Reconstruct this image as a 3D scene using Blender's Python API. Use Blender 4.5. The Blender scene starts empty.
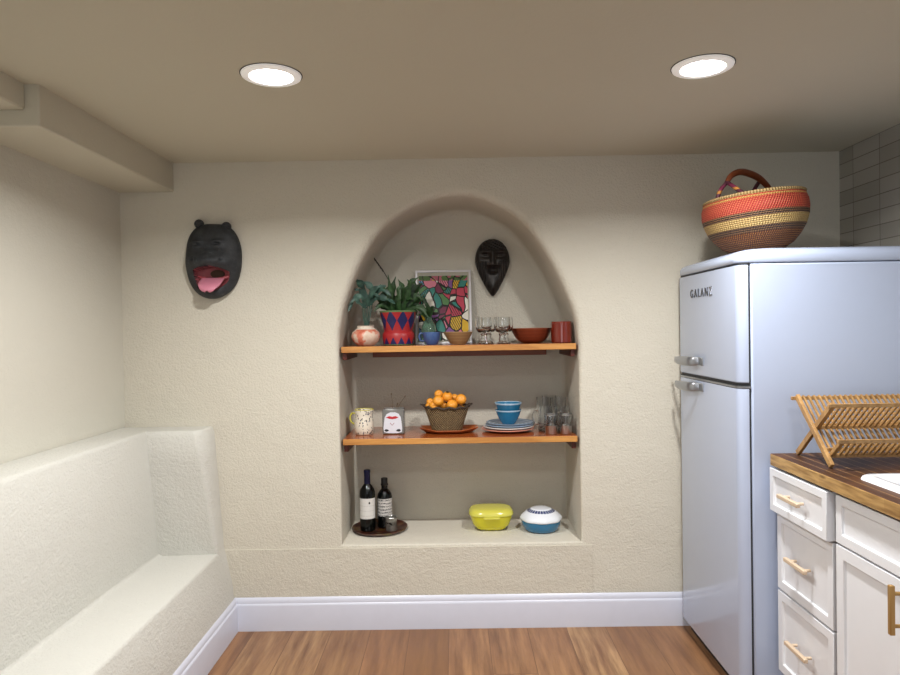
import bpy, bmesh, math, random
from math import sin, cos, pi, radians as R
from mathutils import Vector, Matrix
random.seed(7)
C = bpy.context.scene.collection

# ---------------------------------------------------------------- materials
class G:
    def __init__(s, name):
        s.m = bpy.data.materials.new(name); s.m.use_nodes = True
        s.t = s.m.node_tree; s.n = s.t.nodes
        s.b = s.n['Principled BSDF']
    def node(s, typ, ins=None, **kw):
        n = s.n.new(typ)
        for k, v in kw.items(): setattr(n, k, v)
        for k, v in (ins or {}).items(): s.put(n.inputs[k], v)
        return n
    def put(s, sock, v):
        if isinstance(v, bpy.types.NodeSocket): s.t.links.new(v, sock)
        else: sock.default_value = v
    def math(s, op, a, b=0.0, c=0.0):
        n = s.node('ShaderNodeMath', operation=op)
        for i, v in enumerate((a, b, c)): s.put(n.inputs[i], v)
        return n.outputs[0]
    def coord(s, which='Object'): return s.node('ShaderNodeTexCoord').outputs[which]
    def xyz(s, v):
        n = s.node('ShaderNodeSeparateXYZ', {0: v}); return n.outputs[0], n.outputs[1], n.outputs[2]
    def comb(s, x, y, z):
        return s.node('ShaderNodeCombineXYZ', {0: x, 1: y, 2: z}).outputs[0]
    def mapping(s, v, scale): return s.node('ShaderNodeMapping', {'Vector': v, 'Scale': scale}).outputs[0]
    def noise(s, v, scale, detail=3, rough=.5, out=0):
        return s.node('ShaderNodeTexNoise', {'Vector': v, 'Scale': scale, 'Detail': detail, 'Roughness': rough}).outputs[out]
    def mix(s, f, a, b):
        n = s.node('ShaderNodeMix', data_type='RGBA')
        s.put(n.inputs[0], f); s.put(n.inputs[6], col(a)); s.put(n.inputs[7], col(b)); return n.outputs[2]
    def ramp(s, f, stops, interp='LINEAR'):
        n = s.node('ShaderNodeValToRGB', {0: f}); cr = n.color_ramp; cr.interpolation = interp
        while len(cr.elements) < len(stops): cr.elements.new(.5)
        for e, (p, c) in zip(cr.elements, stops): e.position = p; e.color = col(c)
        return n.outputs[0]
    def bump(s, h, strength=.3, dist=.01):
        n = s.node('ShaderNodeBump', {'Height': h, 'Strength': strength, 'Distance': dist})
        s.put(s.b.inputs['Normal'], n.outputs[0])
    def set(s, **kw):
        names = dict(color='Base Color', rough='Roughness', metal='Metallic', trans='Transmission Weight', ior='IOR',
                     coat='Coat Weight', spec='Specular IOR Level', sss='Subsurface Weight', emit='Emission Color', es='Emission Strength', sheen='Sheen Weight')
        for k, v in kw.items(): s.put(s.b.inputs[names[k]], col(v) if k in ('color', 'emit') else v)
        return s
def lin(c): return c / 12.92 if c <= .04045 else ((c + .055) / 1.055) ** 2.4
def col(c):
    if isinstance(c, bpy.types.NodeSocket): return c
    if isinstance(c, str): return tuple(lin(int(c[i:i+2], 16) / 255) for i in (0, 2, 4)) + (1,)
    return tuple(c) if len(c) == 4 else tuple(c) + (1,)

def plain(name, c, rough=.5, metal=0, var=.12, scale=25, bump=0, bscale=80, **kw):
    g = G(name); v = g.coord()
    base = col(c); dark = tuple(x * (1 - var) for x in base[:3]) + (1,); lite = tuple(min(1, x * (1 + var)) for x in base[:3]) + (1,)
    g.set(color=g.mix(g.noise(v, scale), dark, lite), rough=rough, metal=metal, **kw)
    if bump: g.bump(g.noise(v, bscale, 4), bump, .004)
    return g.m

def plaster(name, c, strength=.35, fine=70):
    g = G(name); v = g.coord()
    a = g.noise(v, 5, 4, .6); b = g.noise(v, fine, 3, .6); d = g.noise(v, 18, 3, .55)
    e = g.noise(v, 170, 2, .5)
    base = col(c); dark = tuple(x * .93 for x in base[:3]) + (1,)
    g.set(color=g.mix(g.noise(v, 1.6, 3), dark, base), rough=.75, spec=.25)
    h = g.math('ADD', g.math('MULTIPLY', a, .8), g.math('ADD', g.math('MULTIPLY', b, .38), g.math('ADD', g.math('MULTIPLY', d, .24), g.math('MULTIPLY', e, .22))))
    g.bump(h, strength, .012)
    return g.m

M = {}
M['wall'] = plaster('cream_plaster', 'd1ccbe', .8, 95)
M['wall_side'] = plaster('cream_side_plaster', 'd1cec2', .3)
M['bench'] = plaster('bench_plaster', 'cecdc6', .7, 80)
M['ceil'] = plaster('ceiling_paint', 'cac5b3', .15)
M['soffit'] = plaster('soffit_paint', 'cbc6b5', .15)
M['bb'] = plain('baseboard_paint', 'cfd2e0', .35, var=.03)
def floor_mat():
    g = G('wood_plank_floor'); x, y, z = g.xyz(g.coord())
    px = g.math('DIVIDE', g.math('ADD', x, 5.03), .178)
    ix = g.math('FLOOR', px); fx = g.math('FRACT', px)
    off = g.node('ShaderNodeTexWhiteNoise', {'W': ix}, noise_dimensions='1D').outputs[0]
    py = g.math('ADD', g.math('DIVIDE', y, 1.25), g.math('MULTIPLY', off, 7))
    iy = g.math('FLOOR', py); fy = g.math('FRACT', py)
    rnd = g.node('ShaderNodeTexWhiteNoise', {'Vector': g.comb(ix, iy, 0.0)}, noise_dimensions='3D').outputs[0]
    rc = g.ramp(rnd, [(0, '8d6444'), (.25, 'ad835c'), (.5, '86603f'), (.75, 'ba956c'), (1, '9b724e')])
    gv = g.comb(g.math('MULTIPLY', x, 26), g.math('ADD', g.math('MULTIPLY', y, 2.2), g.math('MULTIPLY', rnd, 40)), 0.0)
    gr = g.noise(gv, 1, 6, .62)
    gv2 = g.comb(g.math('MULTIPLY', x, 9), g.math('ADD', g.math('MULTIPLY', y, 1.4), g.math('MULTIPLY', rnd, 70)), 0.0)
    gr2 = g.node('ShaderNodeTexNoise', {'Vector': gv2, 'Scale': 1.0, 'Detail': 3.0, 'Distortion': 1.5}).outputs[0]
    c1 = g.mix(g.ramp(gr, [(.35, (0, 0, 0)), (.68, (1, 1, 1))]), '6f4e36', rc)
    c2 = g.mix(g.ramp(gr2, [(.4, (0, 0, 0)), (.62, (1, 1, 1))]), g.mix(.35, c1, '845d43'), c1)
    ex = g.math('MINIMUM', fx, g.math('SUBTRACT', 1.0, fx)); ey = g.math('MINIMUM', fy, g.math('SUBTRACT', 1.0, fy))
    gap = g.math('MAXIMUM', g.math('LESS_THAN', ex, .008), g.math('LESS_THAN', ey, .0012))
    g.set(color=g.mix(gap, c2, '6a4a34'), rough=.42, spec=.4)
    g.bump(g.math('SUBTRACT', g.math('MULTIPLY', gr, .15), gap), .15, .003)
    return g.m
M['floor'] = floor_mat()
def tile_mat():
    g = G('glazed_wall_tile'); x, y, z = g.xyz(g.coord())
    py = g.math('DIVIDE', g.math('ADD', y, 20.033), .1845); pz = g.math('DIVIDE', g.math('SUBTRACT', z, .018), .0625)
    iy = g.math('FLOOR', py); iz = g.math('FLOOR', pz); fy = g.math('FRACT', py); fz = g.math('FRACT', pz)
    rnd = g.node('ShaderNodeTexWhiteNoise', {'Vector': g.comb(iy, iz, 0.0)}, noise_dimensions='3D').outputs[0]
    gap = g.math('MAXIMUM', g.math('LESS_THAN', fy, .02), g.math('LESS_THAN', fz, .06))
    g.set(color=g.mix(gap, g.ramp(rnd, [(0, '96938b'), (.5, 'a09d95'), (1, 'aba8a2')]), '6f6b62'), rough=.3)
    g.bump(g.math('SUBTRACT', 1.0, gap), .3, .003)
    return g.m
M['tile'] = tile_mat()
def wood(name, c1, c2, axis='x', scale=1., rough=.4, coat=0., ringy=1.):
    g = G(name); x, y, z = g.xyz(g.coord())
    s = dict(x=(3, 40, 40), y=(40, 3, 40), z=(40, 40, 3))[axis]
    v = g.comb(g.math('MULTIPLY', x, s[0] * scale), g.math('MULTIPLY', y, s[1] * scale), g.math('MULTIPLY', z, s[2] * scale))
    n = g.node('ShaderNodeTexNoise', {'Vector': v, 'Scale': 1.0, 'Detail': 5.0, 'Roughness': .6, 'Distortion': .8 * ringy}).outputs[0]
    g.set(color=g.ramp(n, [(.3, c1), (.7, c2)]), rough=rough, coat=coat)
    g.bump(n, .1, .002)
    return g.m
M['shelf_edge'] = wood('shelf_edge_wood', '9a6028', 'cf9650', 'x', 1, .45)
M['shelf_top'] = wood('varnished_shelf_top_shaded', '7a3315', 'b0602c', 'x', .8, .22, .3)  # same wood as the edge; redder, darker colour paints the shade on top
M['cleat'] = wood('red_brown_cleat', '6b3113', '8c481e', 'x', 1, .4)
M['cleat_end'] = wood('dark_cleat', '3c150b', '5a2110', 'y', 1, .4)
M['bamboo'] = wood('bamboo', '87653c', 'b48d5a', 'z', 1, .45)
def butcher():
    g = G('butcher_block_top'); x, y, z = g.xyz(g.coord())
    px = g.math('DIVIDE', x, .042); ix = g.math('FLOOR', px); fx = g.math('FRACT', px)
    off = g.node('ShaderNodeTexWhiteNoise', {'W': ix}, noise_dimensions='1D').outputs[0]
    iy = g.math('FLOOR', g.math('ADD', g.math('DIVIDE', y, .34), g.math('MULTIPLY', off, 5)))
    rnd = g.node('ShaderNodeTexWhiteNoise', {'Vector': g.comb(ix, iy, 0.0)}, noise_dimensions='3D').outputs[0]
    c = g.ramp(rnd, [(0, '38200f'), (.4, '4a2c17'), (.75, '5e3b20'), (.93, '87602f')])
    n = g.noise(g.comb(g.math('MULTIPLY', x, 60), g.math('MULTIPLY', y, 4), z), 1, 5)
    c = g.mix(g.math('LESS_THAN', fx, .07), c, '99754a')
    g.set(color=g.mix(g.ramp(n, [(.4, (0, 0, 0)), (.7, (1, 1, 1))]), c, g.mix(.4, c, '2a170c')), rough=.5, spec=.3)
    return g.m
def butcher_edge():
    g = G('butcher_block_edge'); x, y, z = g.xyz(g.coord())
    iy = g.math('FLOOR', g.math('DIVIDE', g.math('ADD', y, .11), .31))
    rnd = g.node('ShaderNodeTexWhiteNoise', {'W': iy}, noise_dimensions='1D').outputs[0]
    n = g.noise(g.comb(0.0, g.math('MULTIPLY', y, 9), g.math('MULTIPLY', z, 90)), 1, 5)
    k = g.node('ShaderNodeTexVoronoi', {'Vector': g.comb(0.0, g.math('MULTIPLY', y, 7), g.math('MULTIPLY', z, 24)), 'Scale': 1.0}).outputs[0]
    c = g.ramp(rnd, [(0, 'bd9a62'), (.5, 'a88450'), (1, '8a673c')])
    c = g.mix(g.ramp(n, [(.4, (0, 0, 0)), (.7, (1, 1, 1))]), c, '7c5a2e')
    c = g.mix(g.ramp(k, [(.1, (1, 1, 1)), (.2, (0, 0, 0))]), c, '4e3014')
    g.set(color=c, rough=.4)
    return g.m
M['counter'] = butcher(); M['counter_edge'] = butcher_edge()
M['fridge'] = plain('white_enamel', 'b3bfd8', .22, var=.01, coat=.4)
M['gasket'] = plain('dark_gasket', '2a2c30', .6)
M['chrome'] = plain('chrome', '9fa2a8', .28, .85, var=.04)
M['steel'] = plain('brushed_steel', 'bcbcba', .28, 1)
M['cab'] = plain('white_cabinet_paint', 'dfe1e6', .35, var=.02)
M['cab_in'] = plain('cabinet_shadow_gap', '3b352f', .7)
M['brass'] = plain('pale_brass', 'd6c0a6', .4, .2, var=.08)
M['brass2'] = plain('aged_brass', 'a9854f', .35, .5, var=.1)
M['porcelain'] = plain('white_porcelain', 'edf0f5', .12, var=.01, coat=.5)
M['glass'] = G('clear_glass').set(color=(.97, .98, .98), rough=.02, trans=1., ior=1.45).m
M['gglass'] = G('green_glass').set(color='a3c9b2', rough=.05, trans=.8, ior=1.4).m
M['emit'] = G('lit_diffuser').set(color=(1, 1, 1), emit=(1, .98, .95), es=9.).m
M['trim'] = plain('trim_ring_added_glow', 'f2f0ec', .5, emit=(1, .98, .95), es=.22)  # faint emission stands in for lamp light falling on the ring
M['black'] = plain('black_rubber', '141414', .6)

# ---------------------------------------------------------------- helpers
def link(o): C.objects.link(o); return o
def obj(name, bm, mats, parent=None, smooth=True, angle=40, bevel=0, seg=2, sub=0, at=None, rot=None):
    bm.normal_update()
    me = bpy.data.meshes.new(name); bm.to_mesh(me); bm.free()
    if not isinstance(mats, (list, tuple)): mats = [mats]
    for m in mats: me.materials.append(m)
    o = link(bpy.data.objects.new(name, me))
    if smooth:
        for p in me.polygons: p.use_smooth = True
        try: me.set_sharp_from_angle(angle=R(angle))
        except Exception: pass
    if bevel:
        b = o.modifiers.new('bevel', 'BEVEL'); b.width = bevel; b.segments = seg; b.limit_method = 'ANGLE'; b.angle_limit = R(40)
    if sub:
        s = o.modifiers.new('sub', 'SUBSURF'); s.levels = s.render_levels = sub
    if parent is not None: o.parent = parent
    if at is not None: o.location = at
    if rot is not None: o.rotation_euler = rot
    return o
def thing(name, label, cat, loc=(0, 0, 0), rot=(0, 0, 0), group=None):
    o = link(bpy.data.objects.new(name, None)); o.empty_display_size = .05
    o.location = loc; o.rotation_euler = rot; return tag(o, label, cat, group)
def tag(o, label, cat, group=None):
    o['label'] = label; o['category'] = cat
    if group: o['group'] = group
    return o
def struct(o): o['kind'] = 'structure'; return o
def dup(root, loc, label=None, rot=None):
    r = root.copy(); C.objects.link(r); r.location = loc
    if rot is not None: r.rotation_euler = rot
    if label: r['label'] = label
    for ch in list(root.children):
        c = ch.copy(); C.objects.link(c); c.parent = r
        for g in ch.children:
            d = g.copy(); C.objects.link(d); d.parent = c
    return r
def box(bm, x0, x1, y0, y1, z0, z1, mi=0):
    vs = [bm.verts.new(p) for p in [(x0, y0, z0), (x1, y0, z0), (x1, y1, z0), (x0, y1, z0), (x0, y0, z1), (x1, y0, z1), (x1, y1, z1), (x0, y1, z1)]]
    fs = [bm.faces.new([vs[i] for i in f]) for f in [(3, 2, 1, 0), (4, 5, 6, 7), (0, 1, 5, 4), (1, 2, 6, 5), (2, 3, 7, 6), (3, 0, 4, 7)]]
    for f in fs: f.material_index = mi
    return fs
def B(*a):
    bm = bmesh.new(); box(bm, *a); return bm
def lathe(bm, prof, n=40, cx=0, cy=0, sx=1., sy=1., mi=0, z0=0, a0=0., a1=2*pi, wob=None):
    full = abs(a1 - a0 - 2*pi) < 1e-6; cnt = n if full else n + 1
    rings = []
    for r, z in prof:
        if r < 1e-6: rings.append([bm.verts.new((cx, cy, z + z0))] * cnt); continue
        ring = []
        for i in range(cnt):
            a = a0 + (a1 - a0) * i / n; k = r * (wob(a, z) if wob else 1)
            ring.append(bm.verts.new((cx + k*cos(a)*sx, cy + k*sin(a)*sy, z + z0)))
        rings.append(ring)
    for A, Bq in zip(rings, rings[1:]):
        for i in range(n):
            j = (i + 1) % cnt
            vs = []
            for v in (A[i], A[j], Bq[j], Bq[i]):
                if v not in vs: vs.append(v)
            if len(vs) >= 3:
                try: bm.faces.new(vs).material_index = mi
                except ValueError: pass
def L(prof, n=40, **k):
    bm = bmesh.new(); lathe(bm, prof, n, **k); return bm
def tube(bm, pts, rad, n=10, mi=0, caps=True):
    pts = [Vector(p) for p in pts]
    if not isinstance(rad, (list, tuple)): rad = [rad] * len(pts)
    up = Vector((.13, .31, .94)); prev = None; rings = []
    for i, p in enumerate(pts):
        t = (pts[min(i+1, len(pts)-1)] - pts[max(i-1, 0)]).normalized()
        u = (prev - t * prev.dot(t)).normalized() if prev is not None else t.cross(up).normalized()
        prev = u; w = t.cross(u)
        rings.append([bm.verts.new(p + (u*cos(2*pi*k/n) + w*sin(2*pi*k/n)) * rad[i]) for k in range(n)])
    for A, Bq in zip(rings, rings[1:]):
        for k in range(n): bm.faces.new((A[k], A[(k+1) % n], Bq[(k+1) % n], Bq[k])).material_index = mi
    if caps:
        bm.faces.new(rings[0][::-1]).material_index = mi; bm.faces.new(rings[-1]).material_index = mi
def T(pts, rad, n=10):
    bm = bmesh.new(); tube(bm, pts, rad, n); return bm
def bar(bm, a, b, w, h, side=Vector((1, 0, 0))):
    a, b = Vector(a), Vector(b); t = (b - a).normalized(); s = (side - t*side.dot(t)).normalized(); u = t.cross(s)
    q = [(-1, -1), (1, -1), (1, 1), (-1, 1)]
    A = [bm.verts.new(a + s*i*w/2 + u*j*h/2) for i, j in q]; Bq = [bm.verts.new(b + s*i*w/2 + u*j*h/2) for i, j in q]
    bm.faces.new(A[::-1]); bm.faces.new(Bq)
    for k in range(4): bm.faces.new((A[k], A[(k+1) % 4], Bq[(k+1) % 4], Bq[k]))
def prism(bm, poly, h0, h1, mi=0):          # poly in xy, extruded along z
    a = [bm.verts.new((x, y, h0)) for x, y in poly]; b = [bm.verts.new((x, y, h1)) for x, y in poly]
    n = len(poly)
    bm.faces.new(a[::-1]).material_index = mi; bm.faces.new(b).material_index = mi
    for i in range(n): bm.faces.new((a[i], a[(i+1) % n], b[(i+1) % n], b[i])).material_index = mi
def catmull(pts, k=6):
    P = [Vector(p) for p in pts]; P = [2*P[0]-P[1]] + P + [2*P[-1]-P[-2]]; out = []
    for i in range(1, len(P)-2):
        for j in range(k):
            t = j / k
            out.append(.5*((2*P[i]) + (P[i+1]-P[i-1])*t + (2*P[i-1]-5*P[i]+4*P[i+1]-P[i+2])*t*t + (3*P[i]-P[i-1]-3*P[i+1]+P[i+2])*t**3))
    out.append(P[-2]); return out
def rrect(x0, x1, y0, y1, r, k=6):
    out = []
    for cx, cy, a in ((x1-r, y1-r, 0), (x0+r, y1-r, pi/2), (x0+r, y0+r, pi), (x1-r, y0+r, 3*pi/2)):
        for i in range(k+1): out.append((cx + r*cos(a + pi/2*i/k), cy + r*sin(a + pi/2*i/k)))
    return out
def loft(bm, rings, cap0=True, cap1=True, mi=0):
    V = [[bm.verts.new(p) for p in r] for r in rings]
    for A, Bq in zip(V, V[1:]):
        n = len(A)
        for k in range(n): bm.faces.new((A[k], A[(k+1) % n], Bq[(k+1) % n], Bq[k])).material_index = mi
    if cap0: bm.faces.new(V[0][::-1]).material_index = mi
    if cap1: bm.faces.new(V[-1]).material_index = mi

# ---------------------------------------------------------------- room shell
XL, XR, YF, H, ND = -1.52, 1.76, -5.4, 2.145, .40
SZ = .383
arch = [(-.53, 1.30), (-.527, 1.36), (-.518, 1.41), (-.5, 1.489), (-.445, 1.633), (-.376, 1.757), (-.295, 1.855), (-.175, 1.932),
        (-.056, 1.969), (.036, 1.978), (.141, 1.959), (.259, 1.898), (.337, 1.831), (.414, 1.724), (.478, 1.605), (.529, 1.485), (.554, 1.406), (.567, 1.3)]
outl = [(-.531, SZ + (1.30 - SZ) * i / 10) for i in range(10)] + [tuple(p) for p in catmull(arch, 3)]
outl += [(.568, 1.30 - (1.30 - SZ) * i / 10) for i in range(1, 11)] + [(.568 - 1.099 * i / 12, SZ) for i in range(1, 12)]
def niche_rings():
    n = len(outl); rings = []
    def nrm(i):
        a, b = Vector(outl[i-1]), Vector(outl[(i+1) % n]); t = (b - a).normalized(); return Vector((-t.y, t.x))
    N = [nrm(i) for i in range(n)]
    def off(i):
        z = outl[i][1]; return .010 + .028 * max(0, min(1, (z - 1.0) / .5))
    for k in range(6):                       # rounded front edge
        a = pi/2 * k / 5; ring = []
        for i, (x, z) in enumerate(outl):
            r = off(i); d = r * (1 - sin(a)); y = r * (1 - cos(a))
            ring.append((x + N[i].x*d, y, z + N[i].y*d))
        rings.append(ring)
    for y in (.15, .28): rings.append([(x, y, z) for x, z in outl])
    for k in range(6):
        a = pi/2 * k / 5; ring = []
        for i, (x, z) in enumerate(outl):
            r = .008 + .03 * max(0, min(1, (z - .6) / .8)); d = -r * (1 - cos(a)); y = ND - r + r * sin(a)
            ring.append((x + N[i].x*d, y, z + N[i].y*d))
        rings.append(ring)
    return rings
rings = niche_rings()
bm = bmesh.new()
V = [[bm.verts.new(p) for p in r] for r in rings]
for A, Bq in zip(V, V[1:]):
    n = len(A)
    for k in range(n): bm.faces.new((A[k], A[(k+1) % n], Bq[(k+1) % n], Bq[k]))
bm.faces.new(V[-1])
x0, x1 = XL - .12, XR + .12
corner = [(x0, -.05), (x1, -.05), (x1, H + .05), (x0, H + .05)]
oe = []; cv = [bm.verts.new((x, 0, z)) for x, z in corner]
for i in range(4): oe.append(bm.edges.new((cv[i], cv[(i+1) % 4])))
hole = [bm.edges.get((V[0][k], V[0][(k+1) % len(V[0])])) for k in range(len(V[0]))]
bmesh.ops.triangle_fill(bm, edges=oe + hole, use_beauty=True)
# slightly proud plaster course under the sill
box(bm, -1.10, .615, -.005, .004, -.02, SZ - .014)
bmesh.ops.recalc_face_normals(bm, faces=bm.faces)
wb = struct(obj('wall_back', bm, M['wall'], angle=50))
struct(obj('floor', B(XL - .1, XR + .1, YF - .1, .02, -.05, 0), M['floor'], smooth=False))
struct(obj('ceiling', B(XL - .1, XR + .1, YF - .1, .02, H, H + .05), M['ceil'], smooth=False))
struct(obj('wall_left', B(XL - .1, XL, YF, .02, -.02, H + .02), M['wall_side'], smooth=False))
struct(obj('wall_right', B(XR, XR + .1, YF, .02, -.02, H + .02), M['tile'], smooth=False))
struct(obj('wall_front', B(XL, XR, YF - .1, YF, -.02, H + .02), M['wall_side'], smooth=False))
# boxed soffits in the ceiling corner
struct(obj('trim_1', B(XL - .02, -1.272, -1.0, .01, 2.015, H + .01), M['soffit'], bevel=.006))
struct(obj('trim_2', B(XL - .02, -1.315, YF, -1.0, 2.066, H + .01), M['soffit'], bevel=.006))
# baseboards
def bbprof(t=.016, h=.150): return [(0, 0), (t, 0), (t, h*.76), (t*.9, h*.80), (t*.62, h*.83), (t*.62, h*.90), (t*.35, h*.96), (0, h)]
bm = bmesh.new()
p = bbprof(); loft(bm, [[(x, -.007 - d, z) for d, z in p] for x in (-1.03, 1.06)]); bmesh.ops.recalc_face_normals(bm, faces=bm.faces)
struct(obj('baseboard_back', bm, M['bb'], angle=30))
bm = bmesh.new()
loft(bm, [[(-1.026 + d, y, z) for d, z in p] for y in (-.004, -4.6)]); bmesh.ops.recalc_face_normals(bm, faces=bm.faces)
struct(obj('baseboard_left', bm, M['bb'], angle=30))
# built-in plaster bench
def benchring(y, blk=False):
    pts = [(XL + .001, 0.002), (-1.022, 0.002), (-1.026, .15), (-1.072, .372), (-1.08, .378), (-1.32, .374), (-1.338, .385), (-1.352, .925), (-1.365, .94), (XL + .001, .944)]
    return [(x, y + random.uniform(-.001, .001), z) for x, z in pts]
bm = bmesh.new()
loft(bm, [benchring(y) for y in (-.02, -.5, -1.1, -1.9, -2.8, -3.7, -4.6)])
def blkring(z, x1, yf, ch=.01):
    return [(-1.5, .004, z), (-1.5, yf, z), (x1 - ch, yf, z), (x1, yf + ch*1.2, z), (x1, .004, z)]
loft(bm, [blkring(.002, -1.024, -.028), blkring(.2, -1.035, -.045), blkring(.36, -1.068, -.085), blkring(.38, -1.074, -.09), blkring(.6, -1.088, -.115, .016),
          blkring(.8, -1.10, -.14, .024), blkring(.915, -1.108, -.155, .03), blkring(.94, -1.118, -.14, .03)])
bmesh.ops.recalc_face_normals(bm, faces=bm.faces)
tag(obj('plaster_bench', bm, M['bench'], angle=55, bevel=.006), 'long cream plaster built-in bench along the left wall with white baseboard below', 'bench')

# ---------------------------------------------------------------- ceiling downlights
def downlight(loc, label):
    t = thing('ceiling_light', label, 'ceiling light', loc, group='recessed ceiling lights')
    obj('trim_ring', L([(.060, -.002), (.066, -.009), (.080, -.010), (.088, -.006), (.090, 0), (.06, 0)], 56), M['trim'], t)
    obj('shadow_gap', L([(.089, -.0015), (.0925, -.0015), (.0925, 0)], 56), M['gasket'], t)
    obj('diffuser', L([(0, -.015), (.03, -.0145), (.05, -.0125), (.060, -.009), (.062, 0)], 56), M['emit'], t)
    return t
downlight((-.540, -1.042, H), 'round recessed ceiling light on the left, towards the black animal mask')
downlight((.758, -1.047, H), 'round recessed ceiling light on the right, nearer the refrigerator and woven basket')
def area(name, loc, size, power, color=(1, .96, .9), rot=(0, 0, 0), shape='DISK', spread=180):
    l = bpy.data.lights.new(name, 'AREA'); l.shape = shape; l.size = size; l.energy = power; l.color = color; l.spread = R(spread)
    if shape == 'RECTANGLE': l.size_y = size
    o = link(bpy.data.objects.new(name, l)); o.location = loc; o.rotation_euler = rot; return o
for i, x in enumerate((-.540, .758)):
    area('downlight_and_fill_lamp', (x, -1.045, H - .018), .09, 22, (1, .985, .96), spread=155)
for x in (-.5, .75):
    for y in (-2.35, -3.7): area('downlight_and_fill_lamp', (x, y, H - .013), .13, 5.5, (1, .985, .97))  # unseen fill lamps added behind the camera, without fixtures
area('added_cool_fill', (.1, -5.3, 1.4), 1.6, 20, (.84, .91, 1.0), (R(90), 0, 0), 'SQUARE')  # cool fill added out of view; there is no window here

# ---------------------------------------------------------------- niche shelves
def shelf(z, label, name='wall_shelf'):
    t = thing(name, label, 'shelf', (0, 0, z), group='wooden niche shelves')
    fs_bm = bmesh.new(); box(fs_bm, -.520, .557, .006, .392, -.028, 0)
    for f in fs_bm.faces:
        f.material_index = 1 if f.calc_center_median().y < .01 and abs(f.normal.z) < .5 else 0
    o = obj('board', fs_bm, [M['shelf_top'], M['shelf_edge']], t, bevel=.002)
    obj('back_cleat', B(-.42, .47, .372, .392, -.066, -.0285), M['cleat'], t, bevel=.002)
    for x0, x1 in ((-.518, -.498), (.535, .555)):
        obj('side_cleat', B(x0, x1, .03, .37, -.062, -.0285), M['cleat_end'], t, bevel=.002)
    return t
S1, S2 = 1.294, .869
shelf(S1, 'upper orange-brown wooden shelf in the arched niche, holding plants and goblets')
shelf(S2, 'lower orange-brown wooden shelf in the arched niche, holding fruit basket and plates')

# ---------------------------------------------------------------- carved masks
def polar_mask(outline, height, nr=46, na=120):
    """grid of points over a closed outline in the xz plane; y = -height(x, z, r)"""
    P = []
    for i in range(nr + 1):
        r = (i / nr) ** .8; row = []
        for k in range(na):
            a = 2*pi*k/na; ox, oz = outline(a)
            x, z = ox*r, oz*r
            row.append((x, -height(x, z, r), z))
        P.append(row)
    return P
def mask_bms(P, pick, thick):
    nr = len(P) - 1; na = len(P[0]); out = {}
    for i in range(nr):
        for k in range(na):
            q = [P[i][k], P[i][(k+1) % na], P[i+1][(k+1) % na], P[i+1][k]]
            cx = sum(a[0] for a in q)/4; cz = sum(a[2] for a in q)/4
            out.setdefault(pick(cx, cz), []).append(q)
    for k in range(na):                       # rim back to the wall
        a, b = P[nr][k], P[nr][(k+1) % na]
        out['body'].append([a, b, (b[0]*.97, thick, b[2]*.97), (a[0]*.97, thick, a[2]*.97)])
    res = {}
    for key, qs in out.items():
        bm = bmesh.new()
        for q in qs:
            vs = [bm.verts.new(p) for p in q]
            bm.faces.new(vs)
        bmesh.ops.remove_doubles(bm, verts=bm.verts, dist=.00005)
        bmesh.ops.recalc_face_normals(bm, faces=bm.faces)
        res[key] = bm
    return res
def gau(x, z, cx, cz, sx, sz): return math.exp(-((x-cx)/sx)**2 - ((z-cz)/sz)**2)
def sstep(a, b, x):
    t = max(0, min(1, (x-a)/(b-a))); return t*t*(3-2*t)
def ho(a):                                    # outline of the animal head
    x, z = cos(a), sin(a)
    rx = .126 + .004*cos(a); rz = .166 if z > 0 else .176
    e = 2.9 if z > 0 else 2.4
    k = (abs(x)**e + abs(z)**e) ** (-1/e)
    w = 1 - .07*max(0, z)**2 - .20*max(0, -z)**3 + .012*sin(5*a + 1)
    return x*k*rx*w, z*k*rz
def in_mouth(x, z):
    top = -.034 - 3.0*(x-.004)**2
    if z > top: return False
    hw = .079 if z > -.075 else .079 - (-.075 - z)*.35
    if abs(x-.008) > hw: return False
    return z > -.145 + 8*(x+.008)**2*.8
def hh(x, z, r):
    y = .052*math.sqrt(max(0, 1 - r**3.2)) + .012
    y += .060*gau(x, z, 0, -.010, .092, .040)         # upper lip / snout
    y += .022*gau(x, z, 0, -.155, .085, .03)          # lower jaw
    y += .013*gau(x, z, .036, .082, .026, .009) + .013*gau(x, z, -.058, .078, .026, .009) + .006*gau(x, z, .036, .062, .02, .006) + .006*gau(x, z, -.058, .058, .02, .006)
    y -= .009*gau(x, z, .036, .072, .009, .006) + .009*gau(x, z, -.057, .068, .009, .006)
    y -= .008*gau(x, z, -.062, -.005, .006, .006) + .008*gau(x, z, .062, -.002, .006, .006)
    y += .004*gau(x, z, 0, .035, .06, .01)
    if in_mouth(x, z): y = .006 + .02*sstep(.04, .08, abs(x))
    return max(y * (1 if r < .99 else .9), .004)
P = polar_mask(ho, hh, 60, 150)
parts = mask_bms(P, lambda x, z: 'mouth' if in_mouth(x, z) else 'body', .0)
def black_paint():
    g = G('worn_black_paint'); v = g.coord(); n = g.noise(v, 30, 5, .7)
    g.set(color=g.ramp(n, [(.35, '1d1f22'), (.62, '303337'), (.8, '54575a')]), rough=.62); g.bump(g.noise(v, 60, 4), .4, .004); return g.m
M['blackpaint'] = black_paint()
M['mouth'] = plain('dark_red_mouth', 'a9585e', .5, var=.3, scale=14)
M['tongue'] = plain('pink_tongue', 'd3859b', .45, var=.12)
hip = thing('animal_mask', 'black carved animal head mask with open pink mouth and round ears on the left wall', 'mask', (-1.092, -.001, 1.698), (0, R(1.5), 0))
obj('head', parts['body'], M['blackpaint'], hip, angle=60)
obj('mouth_lining', parts['mouth'], M['mouth'], hip, angle=60)
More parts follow.
